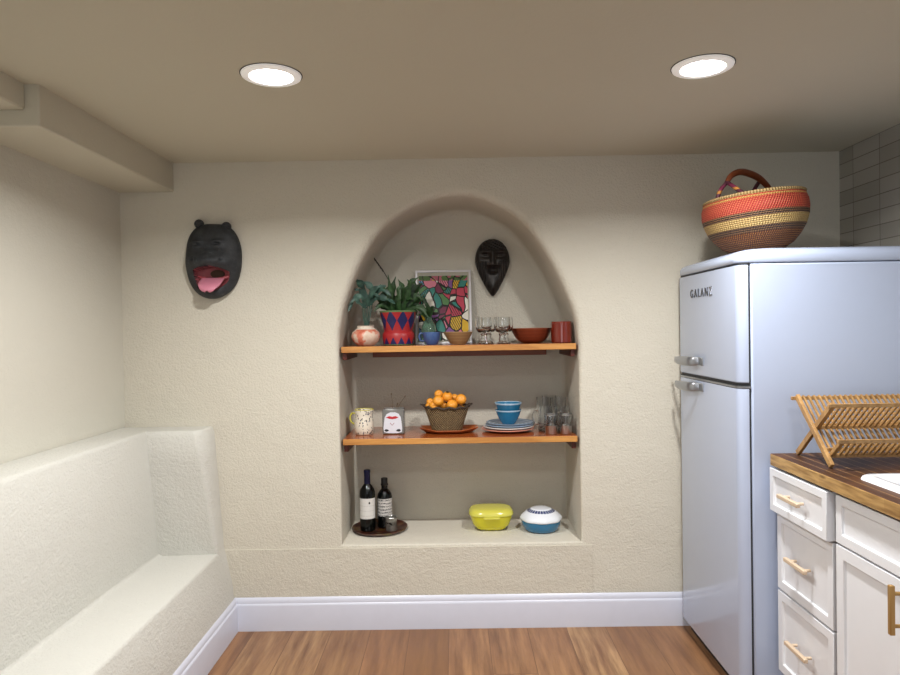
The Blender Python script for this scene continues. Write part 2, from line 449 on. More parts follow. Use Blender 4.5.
for x, z in ((-.062, .163), (.062, .153)):
    bm = bmesh.new(); bmesh.ops.create_uvsphere(bm, u_segments=20, v_segments=14, radius=1)
    for v in bm.verts:
        d = max(0, -v.co.y) * (1 if v.co.x**2 + v.co.z**2 < .35 else 0)
        v.co = Vector((v.co.x*.022, v.co.y*.020 + d*.008, v.co.z*.021))
    obj('ear', bm, M['blackpaint'], hip, at=(x, -.022, z))
bm = bmesh.new(); rows = []
for i in range(25):
    t = (i/24)**.8; z = -.088 - .056*t; y = -.036 - .072*sin(t*pi*.5); w = .050*(1 - .05*t)*math.sqrt(max(.02, 1 - max(0, (t-.35)/.66)**2.2))
    rows.append([(.010 + w*s, y - .006*(1-s*s) + .006*abs(s)**3*0, z) for s in [j/8 - 1 for j in range(17)]])
VV = [[bm.verts.new(p) for p in r] for r in rows]
for A, Bq in zip(VV, VV[1:]):
    for k in range(16): bm.faces.new((A[k], A[k+1], Bq[k+1], Bq[k]))
o = obj('tongue', bm, M['tongue'], hip); s = o.modifiers.new('s', 'SOLIDIFY'); s.thickness = .008
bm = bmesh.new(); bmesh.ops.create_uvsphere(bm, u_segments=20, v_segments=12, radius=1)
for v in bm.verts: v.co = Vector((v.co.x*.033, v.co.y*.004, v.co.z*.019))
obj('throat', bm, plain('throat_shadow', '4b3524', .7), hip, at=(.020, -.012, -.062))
bm = bmesh.new()                              # gum band between the opening and the tongue
tube(bm, [(-.062 + .14*i/10, -.026 - .018*sin(pi*i/10), -.074 - .018*sin(pi*i/10)) for i in range(11)], [.006 + .004*sin(pi*i/10) for i in range(11)], 10)
obj('gum', bm, plain('red_gum', 'a04a50', .5), hip)

def to(a):                                    # teardrop outline
    x, z = cos(a), sin(a)
    if z >= 0: return .089*x, .118*(z ** .9 if z > 0 else 0)
    return .089*x*(1 - .55*(-z)**1.3) if abs(x) > 0 else 0, -.176*(-z)**1.05
def th(x, z, r):
    y = .038*math.sqrt(max(0, 1 - r**2.4)) + .008
    y += .016*gau(x, z, 0, .02, .012, .045)
    y += .008*(gau(x, z, .038, .050, .03, .009) + gau(x, z, -.038, .050, .03, .009))
    y -= .014*(gau(x, z, .036, .030, .020, .012) + gau(x, z, -.036, .030, .020, .012))
    y += .008*(gau(x, z, .036, .029, .014, .005) + gau(x, z, -.036, .029, .014, .005))
    y -= .030*gau(x, z, 0, -.042, .026, .017)
    y += .007*gau(x, z, 0, -.018, .038, .006)
    y += .010*gau(x, z, 0, -.13, .02, .03)
    if -.12 < z < 0 and .022 < abs(x): y += .0035*sin(x*520)*sstep(.022, .035, abs(x))
    if z > .06: y += .003*sin(z*420 + x*200)
    return max(y, .003)
P2 = polar_mask(to, th, 60, 180)
parts = mask_bms(P2, lambda x, z: 'body', 0.)
def dark_wood():
    g = G('dark_carved_wood'); v = g.coord(); x, y, z = g.xyz(v)
    n = g.noise(g.comb(g.math('MULTIPLY', x, 110), y, g.math('MULTIPLY', z, 18)), 1, 5, .7)
    g.set(color=g.ramp(n, [(.4, '120e0c'), (.6, '2a2320'), (.78, '6b625c')]), rough=.38); g.bump(n, .5, .004); return g.m  # palest noise streaks are glints put into the wood colour
mk = thing('carved_face_mask', 'dark carved wooden teardrop face mask hanging inside the arched niche', 'mask', (.201, ND - .010, 1.708))
obj('face', parts['body'], dark_wood(), mk, angle=60)

# ---------------------------------------------------------------- refrigerator
fr = thing('refrigerator', 'white retro refrigerator with rounded doors and chrome handles by the back wall', 'refrigerator', (.009, 0, 0))
FY0, FY1 = -.690, -.040
def slab(bm, x0, x1, y0, y1, z0, z1, rf, rt, k=6):
    """door slab: plan outline with rounded front (-x) corners radius rf, edges rounded top and bottom by rt"""
    def plan(d):
        a, b, c = y0 + d, y1 - d, x0 + d; r = rf
        pts = [(x1, a)]
        for i in range(k+1): t = pi/2*i/k; pts.append((c + r - r*sin(t), a + r - r*cos(t)))
        for i in range(k+1): t = pi/2*i/k; pts.append((c + r - r*cos(t), b - r + r*sin(t)))
        pts.append((x1, b)); return pts
    rings = []
    for i in range(5):
        t = pi/2*i/4; rings.append([(x, y, z0 + rt*(1-cos(t))) for x, y in plan(rt*(1-sin(t)))])
    for i in range(5):
        t = pi/2*i/4; rings.append([(x, y, z1 - rt*(1-sin(pi/2-t))) for x, y in plan(rt*(1-cos(t)))])
    loft(bm, rings); bmesh.ops.recalc_face_normals(bm, faces=bm.faces)
bm = bmesh.new(); slab(bm, .998, 1.033, FY0, FY1, 1.158, 1.578, .034, .006)
fz = obj('freezer_door', bm, M['fridge'], fr, angle=35)
bm = bmesh.new(); slab(bm, .998, 1.033, FY0, FY1, .055, 1.138, .034, .006)
fd = obj('fridge_door', bm, M['fridge'], fr, angle=35)
bm = bmesh.new(); box(bm, 1.042, 1.715, FY0, FY1, .03, 1.583)
obj('body', bm, M['fridge'], fr, bevel=.006)
obj('door_gasket', B(1.030, 1.043, FY0 + .006, FY1 - .006, .06, 1.58), M['gasket'], fr)
obj('plinth', B(1.035, 1.70, FY0 + .02, FY1 - .02, 0, .055), M['black'], fr)
bm = bmesh.new()                              # domed top cap
rings = []
for d, z in ((.002, 1.586), (0, 1.589), (0, 1.610), (.004, 1.622), (.012, 1.631), (.024, 1.637), (.045, 1.641), (.07, 1.6425)):
    pts = rrect(.996 + d*2.2, 1.72 - d, FY0 + d - .001, FY1 - d + .001, .05 if d < .03 else .04, 6)
    rings.append([(x, y, z) for x, y in pts])
loft(bm, rings)
obj('top_cap', bm, M['fridge'], fr, angle=60)
def slabring(z0, z1, name, mat, dx=0):
    bm = bmesh.new(); slab(bm, 1.0 - dx, 1.04, FY0 + .002 - dx, FY1 - .002 + dx, z0, z1, .034, .002); return obj(name, bm, mat, fr)
slabring(1.1395, 1.1475, 'chrome_trim', M['chrome'], .003)
slabring(1.1478, 1.1575, 'door_seal', M['gasket'], -.002)
slabring(1.579, 1.5855, 'top_seal', M['gasket'], -.002)
for z, par in ((1.218, fz), (1.112, fd)):
    bm = bmesh.new()
    path = catmull([(.9985, -.305, z), (.978, -.295, z), (.962, -.270, z), (.955, -.225, z), (.953, -.165, z), (.957, -.125, z)], 4)
    rs = []
    for i_, p_ in enumerate(path):
        hz = .014 + .006*math.sin(pi*min(1, i_/(len(path)-1)*1.05)); rs.append([(p_.x + a*.005, p_.y, p_.z + b*hz) for a, b in ((-.6, -.8), (-1, 0), (-.6, .8), (0, 1), (.6, .8), (1, 0), (.6, -.8), (0, -1))])
    loft(bm, rs); bmesh.ops.recalc_face_normals(bm, faces=bm.faces)
    h = obj('handle', bm, M['chrome'], par, angle=60)
    bm = bmesh.new(); bar(bm, (.997, -.345, z), (.997, -.24, z), .034, .008, Vector((0, 0, 1)))
    obj('handle_plate', bm, M['chrome'], par, bevel=.003)
fc = bpy.data.curves.new('logo', 'FONT'); fc.body = 'GALANZ'; fc.size = .050; fc.extrude = .0012; fc.space_character = 1.35; fc.align_x = 'CENTER'; fc.offset = .0
to_ = link(bpy.data.objects.new('logo_tmp', fc)); bpy.context.view_layer.update()
me = bpy.data.meshes.new_from_object(to_.evaluated_get(bpy.context.evaluated_depsgraph_get())); bpy.data.objects.remove(to_)
me.materials.clear(); me.materials.append(plain('dark_chrome_letters', '55565c', .3, .8))
lg = link(bpy.data.objects.new('brand_lettering', me)); lg.parent = fz
lg.matrix_local = Matrix(((0, 0, -1, .9968), (-1, 0, 0, -.328), (0, 1, 0, 1.483), (0, 0, 0, 1)))
lg['label'] = 'grey metal brand letters reading GALANZ'
obj('hinge_cover', B(1.06, 1.12, -.70, -.64, .005, .03), M['black'], fr)

# ---------------------------------------------------------------- woven basket on the fridge
def bolga():
    g = G('woven_straw_bands'); x, y, z = g.xyz(g.coord())
    a = g.math('ARCTAN2', y, x)
    ws = g.math('SINE', g.math('ADD', g.math('MULTIPLY', a, 62), g.math('MULTIPLY', z, 260)))
    wt = g.math('SINE', g.math('ADD', g.math('MULTIPLY', a, -62), g.math('MULTIPLY', z, 560)))
    chk = g.math('GREATER_THAN', g.math('MULTIPLY', ws, wt), .12)
    rib = g.math('SINE', g.math('MULTIPLY', a, 120)); row = g.math('SINE', g.math('MULTIPLY', z, 760))
    red = g.mix(chk, '9c2320', 'bd6644'); rust = g.mix(chk, '4c1e14', 'a06a2e')
    dark = g.mix(g.math('GREATER_THAN', row, .2), '32241c', '7c5a3c')
    nat = g.mix(g.math('GREATER_THAN', rib, .3), 'bfa268', '9c7c42')
    redl = g.mix(g.math('GREATER_THAN', rib, .6), 'b0302a', '8e241f')
    hgt = g.math('DIVIDE', z, .24)
    c = rust
    for lo, cc in ((.30, dark), (.40, nat), (.555, dark), (.64, red), (.895, g.mix(chk, 'c99a58', 'a67a3c')), (.925, redl), (.945, nat)):
        c = g.mix(g.math('GREATER_THAN', hgt, lo), c, cc)
    g.set(color=c, rough=.6); g.bump(g.math('ADD', g.math('MULTIPLY', ws, wt), g.math('MULTIPLY', row, .4)), .6, .004); return g.m
bk = thing('woven_basket', 'large round woven straw basket with red, tan and brown bands on the refrigerator', 'basket', (1.210, -.400, 1.6555), (R(0), R(-5.0), R(0)))
prof = [(0, .004), (.07, .001), (.105, .003), (.14, .025), (.170, .058), (.193, .095), (.207, .135), (.212, .170), (.210, .200), (.202, .226), (.197, .236), (.191, .240), (.186, .234), (.192, .22), (.2, .19), (.197, .135), (.16, .06), (.10, .012), (0, .010)]
obj('bowl', L(prof, 96, wob=lambda a, z: 1 + .006*sin(3*a)), bolga(), bk)
def rimmat():
    g = G('straw_rim'); x, y, z = g.xyz(g.coord()); a = g.math('ARCTAN2', y, x)
    s = g.math('SINE', g.math('MULTIPLY', a, 110)); g.set(color=g.mix(g.math('GREATER_THAN', s, .2), 'b59c6c', '8c6f42'), rough=.7); g.bump(s, .5, .003); return g.m
obj('rim', L([(.186 + .009*(1+cos(t)) , .234 + .008*sin(t)) for t in [2*pi*i/10 for i in range(11)]], 96), rimmat(), bk)
leather = plain('brown_leather_wrap', '7c3d1e', .45, var=.3, scale=40, bump=.3)
def stripes():
    g = G('striped_handle_wrap'); x, y, z = g.xyz(g.coord())
    k = g.math('FRACT', g.math('MULTIPLY', z, 17)); g.set(color=g.ramp(k, [(0, '4a1c2e'), (.4, 'b57a35'), (.62, '6b1c3c')], 'CONSTANT'), rough=.6); return g.m
st = stripes()
Lf = Vector((-.125, -.05, .308)); Rt = Vector((.10, .08, .300))
hp = [Lf, (-.100, -.04, .336), (-.055, -.02, .352), (-.002, .01, .346), (.05, .04, .328), (.10, .08, .298), (.135, .105, .268)]
bm = bmesh.new(); cp = catmull(hp, 6); tube(bm, cp, [.010 + .005*sin(pi*i/(len(cp)-1)) for i in range(len(cp))], 12)
hd = obj('handle', bm, leather, bk)
for foot, top in (((-.182, -.065, .228), Lf), ((-.105, -.164, .228), Lf), ((.160, .120, .226), (.135, .105, .268)), ((.060, .183, .228), (.065, .05, .325))):
    bm = bmesh.new(); f = Vector(foot); tp = Vector(top); mid = (f + tp)/2 + Vector((-.006, 0, .006))
    tube(bm, catmull([f, mid, tp], 6), .0085, 10); obj('handle_strand', bm, st, bk)
bk.scale = (.93, .93, .90)

# ---------------------------------------------------------------- cabinets, counter, sink
def shaker(x, y0, y1, z0, z1, th=.019, rail=.045, rec=.008):
    bm = bmesh.new(); box(bm, x, x + th, y0, y1, z0, z1); bm.faces.ensure_lookup_table(); bm.normal_update()
    f = [f for f in bm.faces if f.normal.x < -.9]
    bmesh.ops.inset_region(bm, faces=f, thickness=rail, depth=0)
    bmesh.ops.inset_region(bm, faces=f, thickness=.003, depth=-rec)
    return bm
def pull(par, x, y0, z0, y1, z1, mat, r=.006, out=.032):
    a = Vector((x - out, y0, z0)); b = Vector((x - out, y1, z1)); d = (b - a).normalized(); bm = bmesh.new()
    bar(bm, a, b, r*2, r*2); h = obj('handle', bm, mat, par, bevel=.0025)
    for t in (a + d*.022, b - d*.022):
        q = bmesh.new(); tube(q, [t, (x, t.y, t.z)], r*.75, 10); obj('handle_post', q, mat, h)
FX = 1.116
dc = thing('drawer_cabinet', 'white three-drawer shaker base cabinet beside the refrigerator', 'cabinet')
obj('carcass', B(FX + .022, 1.75, -1.086, -.732, .09, .872), M['cab'], dc, bevel=.002)
obj('face_gap', B(FX + .0195, FX + .0215, -1.082, -.736, .10, .868), M['cab_in'], dc)
obj('toe_kick', B(FX + .07, 1.75, -1.086, -.732, 0, .089), M['cab'], dc)
for k, (z0, z1) in enumerate(((.718, .866), (.449, .711), (.160, .441))):
    x = FX - (.020 if k == 0 else 0)
    y0, y1 = (-1.082, -.722) if k == 0 else (-1.078, -.732)
    d = obj('drawer', shaker(x, y0, y1, z0, z1, .02 if k else .04, .042 if k else .036), M['cab'], dc, angle=30, bevel=.0015)
    zc = (z0 + z1)/2 + .004; pull(d, x, -.972, zc, -.840, zc, M['brass'], .0068, .027)
sc = thing('sink_cabinet', 'white shaker sink cabinet with doors at the right edge of the photo', 'cabinet')
bm = bmesh.new()
box(bm, FX + .022, FX + .036, -1.84, -1.090, .09, .872); box(bm, 1.735, 1.75, -1.84, -1.090, .09, .872)
box(bm, FX + .036, 1.735, -1.105, -1.090, .09, .872); box(bm, FX + .036, 1.735, -1.84, -1.825, .09, .872); box(bm, FX + .036, 1.735, -1.825, -1.105, .09, .105)
obj('carcass', bm, M['cab'], sc)
obj('face_gap', B(FX + .0195, FX + .0215, -1.836, -1.094, .10, .868), M['cab_in'], sc)
obj('toe_kick', B(FX + .07, 1.75, -1.84, -1.090, 0, .089), M['cab'], sc)
obj('false_front', shaker(FX, -1.832, -1.096, .722, .864, .02, .040), M['cab'], sc, angle=30, bevel=.0015)
for y0, y1, hy in ((-1.461, -1.096, -1.395), (-1.832, -1.465, -1.51)):
    d = obj('door', shaker(FX, y0, y1, .160, .716, .02, .052), M['cab'], sc, angle=30, bevel=.0015)
    pull(d, FX, hy, .582, hy, .708, M['brass2'], .0065, .030)
# counter with a rectangular cut-out for the sink
bm = bmesh.new()
X0, X1, Y0, Y1 = 1.098, 1.755, -1.87, -.722; SX0, SX1, SY0, SY1 = 1.20, 1.64, -1.72, -1.15
xs = [X0, SX0, SX1, X1]; ys = [Y0, SY0, SY1, Y1]
g_ = [[[bm.verts.new((x, y, z)) for z in (.874, .915)] for y in ys] for x in xs]
for i in range(3):
    for j in range(3):
        if i == 1 and j == 1: continue
        for l in (0, 1): bm.faces.new([g_[i][j][l], g_[i+1][j][l], g_[i+1][j+1][l], g_[i][j+1][l]])
def side(a, b):
    f = bm.faces.new([a[0], b[0], b[1], a[1]]); return f
for i in range(3):
    side(g_[i][0], g_[i+1][0]).material_index = 1; side(g_[i][3], g_[i+1][3]).material_index = 1
    side(g_[0][i], g_[0][i+1]).material_index = 1; side(g_[3][i], g_[3][i+1])
side(g_[1][1], g_[2][1]); side(g_[1][2], g_[2][2]); side(g_[1][1], g_[1][2]); side(g_[2][1], g_[2][2])
bmesh.ops.recalc_face_normals(bm, faces=bm.faces)
tag(obj('countertop', bm, [M['counter'], M['counter_edge']], smooth=False, bevel=.003), 'dark brown butcher block countertop on the white cabinets', 'countertop')
bm = bmesh.new(); rings = []
for d, z in ((0, .9152), (.003, .924), (.010, .928), (.030, .928), (.038, .922), (.050, .90), (.056, .80), (.075, .765), (.14, .758)):
    rings.append([(x, y, z) for x, y in rrect(1.165 + d, 1.675 - d, -1.745 + d, -1.112 - d, .035 if d < .05 else .03, 6)])
loft(bm, rings, cap0=False)
s_ = obj('kitchen_sink', bm, M['porcelain'], angle=50); tag(s_, 'white drop-in kitchen sink set in the wooden counter', 'sink')

# ---------------------------------------------------------------- folding dish rack
dr = thing('dish_rack', 'folding two-tier bamboo dish rack standing on the wooden counter', 'dish rack', (0, 0, .9155))
RX0, RX1 = 1.168, 1.62
A0, A1 = Vector((0, -.985, .006)), Vector((0, -.775, .205))     # leg A: front foot to back top
B0, B1 = Vector((0, -.757, .006)), Vector((0, -.972, .197))     # leg B: back foot to front top
def AX(v, x): return Vector((x, v.y, v.z))
for x in (RX0, RX1):
    bm = bmesh.new(); bar(bm, AX(A0, x), AX(A1, x), .012, .018); obj('leg', bm, M['bamboo'], dr, bevel=.001)
    bm = bmesh.new(); bar(bm, AX(B0, x + .010), AX(B1, x + .010), .012, .018); obj('leg', bm, M['bamboo'], dr, bevel=.001)
def pt(P0, P1, t): return P0 + (P1 - P0)*t
def rail(v, ext=.012):
    bm = bmesh.new(); bar(bm, (RX0 - ext, v.y, v.z), (RX1 + ext, v.y, v.z), .012, .010, Vector((0, 0, 1))); obj('rail', bm, M['bamboo'], dr, bevel=.001)
rail(A1 - Vector((0, 0, .008)), .02); rail(B1 - Vector((0, 0, .004)), 0.004); rail(pt(B0, B1, .55), 0.0); rail(pt(A0, A1, .56), 0); rail(pt(A0, A1, .22), 0)
F0 = pt(A0, A1, .14); F1 = F0 + (B1 - B0).normalized()*.082   # lower folding front
rail(F0, 0); rail(F1, 0)
for x in (RX0 + .012, RX1 - .012):
    bm = bmesh.new(); bar(bm, AX(F0, x), AX(F1, x), .009, .012); obj('arm', bm, M['bamboo'], dr, bevel=.001)
def slats(P, Q, lean, n=24, w=.0065):
    bm = bmesh.new()
    for i in range(n):
        x = RX0 + .02 + (RX1 - RX0 - .04)*i/(n-1)
        bar(bm, (x, P.y, P.z), (x + lean, Q.y, Q.z), w, w)
    obj('slat_row', bm, M['bamboo'], dr, smooth=False)
slats(pt(B0, B1, .55), B1, .0); slats(pt(A0, A1, .56), A1, .0); slats(F0, F1, .0); slats(pt(A0, A1, .22), pt(A0, A1, .5), .0)

# ---------------------------------------------------------------- upper shelf things
def W(px, py, y):                             # metres on the plane at depth y inside the niche
    k = (3.09 + y)/676.
    return Vector(((px - 450)*k - .0065*3.09 - .0065*y, y, 1.369 - (py - 328.7 + (px - 450)*.0163)*k))
def leaf(bm, pts, w, lobes=0, cup=.25, mi=0, side=Vector((0, -1, .3))):
    c = catmull(pts, 6); n = len(c); rows = []
    for i, p in enumerate(c):
        s = i/(n-1); t = (c[min(i+1, n-1)] - c[max(i-1, 0)]).normalized()
        u = t.cross(side).normalized(); nn = u.cross(t)
        ww = w * (sin(pi*min(1, s*.93 + .07)) ** .7)
        if lobes: ww *= 1 + .38*sin(s*lobes*2*pi)
        rows.append([bm.verts.new(p + u*ww*q + nn*abs(q)*ww*cup) for q in (-1, -.5, 0, .5, 1)])
    for A, Bq in zip(rows, rows[1:]):
        for k in range(4): bm.faces.new((A[k], A[k+1], Bq[k+1], Bq[k])).material_index = mi
def leafmat(name, c1, c2):
    g = G(name); n = g.noise(g.coord(), 40, 4); g.set(color=g.ramp(n, [(.3, c1), (.7, c2)]), rough=.45, spec=.4); return g.m
lm_blue = leafmat('blue_green_leaf', '1d332d', '47675a'); lm_green = leafmat('dark_green_leaf', '10240f', '35552c'); soil = plain('potting_soil', '1f1710', .9, bump=.8)
stemm = plain('dry_stem', '2a241c', .7)
def vase_mat():
    g = G('mottled_clay'); n = g.noise(g.coord(), 17, 3, .6); x, y, z = g.xyz(g.coord())
    c = g.ramp(n, [(.36, 'b5573f'), (.47, 'cf7f66'), (.54, 'd9c3b0'), (.66, 'cdb39d')])
    g.set(color=g.mix(g.math('GREATER_THAN', z, .078), c, 'd8cbbb'), rough=.45); return g.m
px_ = -.420; py_ = .115
pv = thing('potted_plant', 'blue-green leafy plant in a round mottled pink and white clay pot', 'plant', (px_, py_, S1))
obj('pot', L([(0, .001), (.035, .001), (.042, .004), (.060, .022), (.068, .045), (.064, .064), (.048, .079), (.040, .084), (.040, .093), (.043, .096), (.039, .096), (.036, .085), (.03, .07), (0, .07)], 48), vase_mat(), pv)
bm = bmesh.new(); loc = Vector((px_, py_, S1))
def Wl(px, py, dy=0): return W(px, py, py_ + dy) - loc
for dx in (-3, -1.5, 0, 1.5, 3):
    tube(bm, catmull([Wl(367 + dx*.5, 328), Wl(367 + dx, 318, dx*.002), Wl(368 + dx*1.6, 304, dx*.004)], 4), .0028, 6)
obj('stem', bm, lm_blue, pv)
bm = bmesh.new()
for pts, w in (([(367, 306), (362, 297), (354, 300), (348.5, 312)], .013), ([(368, 304), (364, 288), (358, 281), (353, 279)], .014), ([(368, 305), (372, 290), (366, 283), (357, 284)], .013),
               ([(368, 305), (376, 293), (384, 290), (392, 296)], .013), ([(368, 306), (378, 298), (388, 299), (396, 304)], .012), ([(367, 306), (371, 294), (379, 287), (388, 286)], .012),
               ([(367, 308), (360, 303), (356, 300), (350, 303)], .010), ([(368, 306), (365, 296), (360, 290), (355, 290)], .011), ([(368, 303), (371, 297), (375, 294), (380, 297)], .012)):
    dys = [0, random.uniform(-.03, .0), random.uniform(-.06, -.01), random.uniform(-.07, -.02)]
    leaf(bm, [Wl(a, b, d) for (a, b), d in zip(pts, dys)], w, 2.5)
obj('leaves', bm, lm_blue, pv, angle=80)
def pot_mat():
    g = G('geometric_painted_pot'); x, y, z = g.xyz(g.coord()); a = g.math('ARCTAN2', y, x)
    u = g.math('MULTIPLY', g.math('ADD', a, 1.571), 9/(2*pi))
    fu = g.math('ABSOLUTE', g.math('SUBTRACT', g.math('FRACT', u), .5))      # 0 centre .5 edge
    # upper band of diamonds
    vz = g.math('ABSOLUTE', g.math('DIVIDE', g.math('SUBTRACT', z, .118), .085))
    up = g.math('LESS_THAN', g.math('ADD', g.math('MULTIPLY', fu, 1.15), vz), .56)
    # lower band of triangles
    fu2 = g.math('ABSOLUTE', g.math('SUBTRACT', g.math('FRACT', g.math('MULTIPLY', u, 1.35)), .5))
    lo = g.math('LESS_THAN', g.math('ADD', g.math('MULTIPLY', fu2, .075), g.math('MULTIPLY', z, 1.0)), .039)
    hi = g.math('GREATER_THAN', z, .066)
    sel = g.math('ADD', g.math('MULTIPLY', up, hi), g.math('MULTIPLY', lo, g.math('SUBTRACT', 1.0, hi)))
    c = g.mix(sel, 'a02226', '16194f')
    c = g.mix(g.math('GREATER_THAN', z, .157), c, '5d7a4c'); c = g.mix(g.math('LESS_THAN', z, .006), c, '5d7a4c')
    g.set(color=c, rough=.4); return g.m
qx, qy = -.268, .155
pb = thing('potted_plant', 'dark green lobed plant in a red and navy diamond-patterned pot', 'plant', (qx, qy, S1))
obj('pot', L([(0, .001), (.070, .001), (.074, .004), (.0765, .03), (.0765, .052), (.073, .060), (.068, .066), (.070, .085), (.084, .140), (.088, .157), (.090, .161), (.090, .165), (.083, .165), (.079, .14), (0, .14)], 56), pot_mat(), pb)
obj('soil', L([(0, .152), (.05, .150), (.081, .145)], 32), soil, pb)
loc2 = Vector((qx, qy, S1))
def Wq(px, py, dy=0): return W(px, py, qy + dy) - loc2
bm = bmesh.new()
base = (397, 313)
lv = [([(395, 313), (393, 300), (391, 288), (389, 274)], .012), ([(397, 313), (402, 298), (403, 288), (399, 279)], .014), ([(397, 313), (386, 303), (380, 299), (372, 297)], .012),
      ([(397, 313), (388, 298), (384, 290), (381, 284)], .013), ([(400, 313), (410, 300), (414, 290), (413, 280)], .015), ([(400, 313), (407, 297), (411, 285), (408, 279)], .013),
      ([(400, 313), (412, 303), (418, 296), (423, 300)], .013), ([(400, 313), (413, 307), (421, 306), (428, 311)], .012), ([(400, 313), (408, 303), (412, 299), (419, 290)], .014),
      ([(394, 313), (385, 308), (381, 305), (375, 307)], .011), ([(397, 313), (396, 303), (400, 296), (398, 288)], .014), ([(396, 313), (392, 304), (388, 300), (386, 294)], .013),
      ([(402, 313), (410, 307), (414, 305), (420, 303)], .013), ([(397, 314), (390, 309), (387, 304), (391, 299)], .014), ([(400, 314), (404, 307), (407, 302), (403, 296)], .015),
      ([(398, 312), (401, 300), (404, 292), (406, 287)], .012), ([(395, 313), (390, 300), (386, 292), (389, 286)], .012), ([(402, 314), (409, 310), (415, 311), (418, 316)], .011),
      ([(400, 313), (411, 298), (418, 288), (424, 283)], .015), ([(401, 313), (414, 303), (423, 300), (429, 306)], .013), ([(402, 313), (415, 308), (423, 310), (429, 318)], .012),
      ([(399, 313), (405, 296), (412, 283), (420, 277)], .014), ([(397, 313), (394, 296), (394, 286), (397, 276)], .013), ([(396, 313), (384, 302), (377, 296), (370, 293)], .013),
      ([(401, 314), (412, 300), (416, 288), (416, 281)], .014), ([(395, 313), (385, 306), (380, 306), (374, 312)], .010), ([(399, 313), (403, 305), (409, 296), (411, 290)], .016), ([(402, 313), (410, 304), (418, 300), (426, 294)], .013)]
for k, (pts, w) in enumerate(lv):
    d = (k % 5 - 2)*.022
    leaf(bm, [Wq(a, b, d*s) for (a, b), s in zip(pts, (.3, .8, 1.1, 1.3))], w, 2 + k % 2, .35)
for k in range(10):
    a = k*.7; leaf(bm, [Vector((.03*cos(a), .03*sin(a), .15)), Vector((.05*cos(a), .05*sin(a), .20 + .01*(k % 3))), Vector((.075*cos(a), .06*sin(a), .225 + .015*(k % 4))), Vector((.095*cos(a), .075*sin(a), .215))], .012, 2, .3)
obj('leaves', bm, lm_green, pb, angle=80)
bm = bmesh.new(); tube(bm, catmull([Wq(395, 312), Wq(391, 285), Wq(385, 272), Wq(377, 260)], 5), [.0022]*16, 6)
for i in range(5):
    p = Wq(385 - i*1.8, 272 - i*2.6); leaf(bm, [p, p + Vector((-.006, -.004, .008)), p + Vector((-.010, -.006, .02))], .004)
obj('seed_stalk', bm, stemm, pb)

# framed picture leaning on the niche back
fp = thing('framed_print', 'silver framed colourful abstract print leaning against the niche back', 'picture', (-.053, .283, S1), (R(-13.0), 0, 0))
FW, FH = .142, .386
bm = bmesh.new()
for a in ((-FW, -FW + .011, 0, .014, 0, FH), (FW - .011, FW, 0, .014, 0, FH), (-FW + .011, FW - .011, 0, .014, 0, .011), (-FW + .011, FW - .011, 0, .014, FH - .011, FH)): box(bm, *a)
obj('frame', bm, plain('silver_frame', 'd8d7dc', .3, .6, var=.05), fp, smooth=False, bevel=.0015)
obj('mat_board', B(-FW + .011, FW - .011, .006, .009, .011, FH - .011), plain('mat_board', 'a9a596', .8, var=.04), fp, smooth=False)
def art():
    g = G('abstract_print'); v = g.coord(); x, y, z = g.xyz(v)
    nv = g.node('ShaderNodeTexNoise', {'Vector': v, 'Scale': 9.0, 'Detail': 1.0}).outputs[1]
    vv = g.node('ShaderNodeVectorMath', operation='MULTIPLY_ADD'); g.put(vv.inputs[0], nv); vv.inputs[1].default_value = (.09, .0, .09); g.put(vv.inputs[2], g.comb(g.math('MULTIPLY', x, 1.35), 0.0, z))
    vo = g.node('ShaderNodeTexVoronoi', {'Vector': vv.outputs[0], 'Scale': 18.0})
    ed = g.node('ShaderNodeTexVoronoi', {'Vector': vv.outputs[0], 'Scale': 18.0}, feature='DISTANCE_TO_EDGE').outputs[0]
    r_, g2, b_ = g.xyz(vo.outputs['Color'])
    c = g.ramp(r_, [(0, 'd6d3c6'), (.12, 'b23f52'), (.24, '2f7a70'), (.36, 'c9a22e'), (.46, '6e2c46'), (.56, 'e2dfd2'), (.68, '5f93b4'), (.78, '7c4f86'), (.86, '4f7a4a'), (.93, 'cf7a8c')], 'CONSTANT')
    # stripes inside some cells
    sp = g.math('GREATER_THAN', g.math('SINE', g.math('MULTIPLY', g.math('ADD', x, g.math('MULTIPLY', z, .5)), 560)), .5)
    c = g.mix(g.math('MULTIPLY', sp, g.math('GREATER_THAN', g2, .82)), c, '20222a')
    c = g.mix(g.math('GREATER_THAN', z, .33), c, g.ramp(g.noise(v, 22, 2), [(.38, '4e6a3c'), (.5, 'a65a68'), (.62, 'b7a03c')], 'CONSTANT'))
    c = g.mix(g.math('LESS_THAN', ed, .055), c, '14131a')
    g.set(color=c, rough=.25, coat=.3); return g.m
pr_ = obj('print', B(-FW + .018, FW - .018, .003, .0055, .018, FH - .030), art(), fp, smooth=False)

# small green glass vase with a sprig
gv = thing('bud_vase', 'small green glass vase with a leafy sprig behind the blue cup', 'vase', (-.125, .215, S1))
obj('glass_body', L([(0, .001), (.022, .001), (.03, .02), (.036, .055), (.036, .085), (.026, .108), (.017, .118), (.016, .130), (.021, .136), (.018, .136), (.013, .128), (.013, .118), (.03, .09), (.03, .03), (0, .006)], 32), M['gglass'], gv)
bm = bmesh.new()
for q in ([(0, 0, .10), (-.01, -.01, .15), (-.03, -.02, .18), (-.055, -.03, .175)], [(0, 0, .10), (.004, -.01, .16), (-.01, -.02, .20), (-.03, -.02, .225)], [(0, 0, .10), (.01, 0, .15), (.02, -.01, .18), (.035, -.02, .17)], [(0, 0, .1), (-.015, 0, .14), (-.035, -.01, .15), (-.05, -.02, .14)], [(0, 0, .1), (0, -.01, .14), (-.005, -.03, .165), (-.01, -.04, .185)]):
    leaf(bm, q, .010, 0)
obj('sprig', bm, lm_green, gv, angle=80)

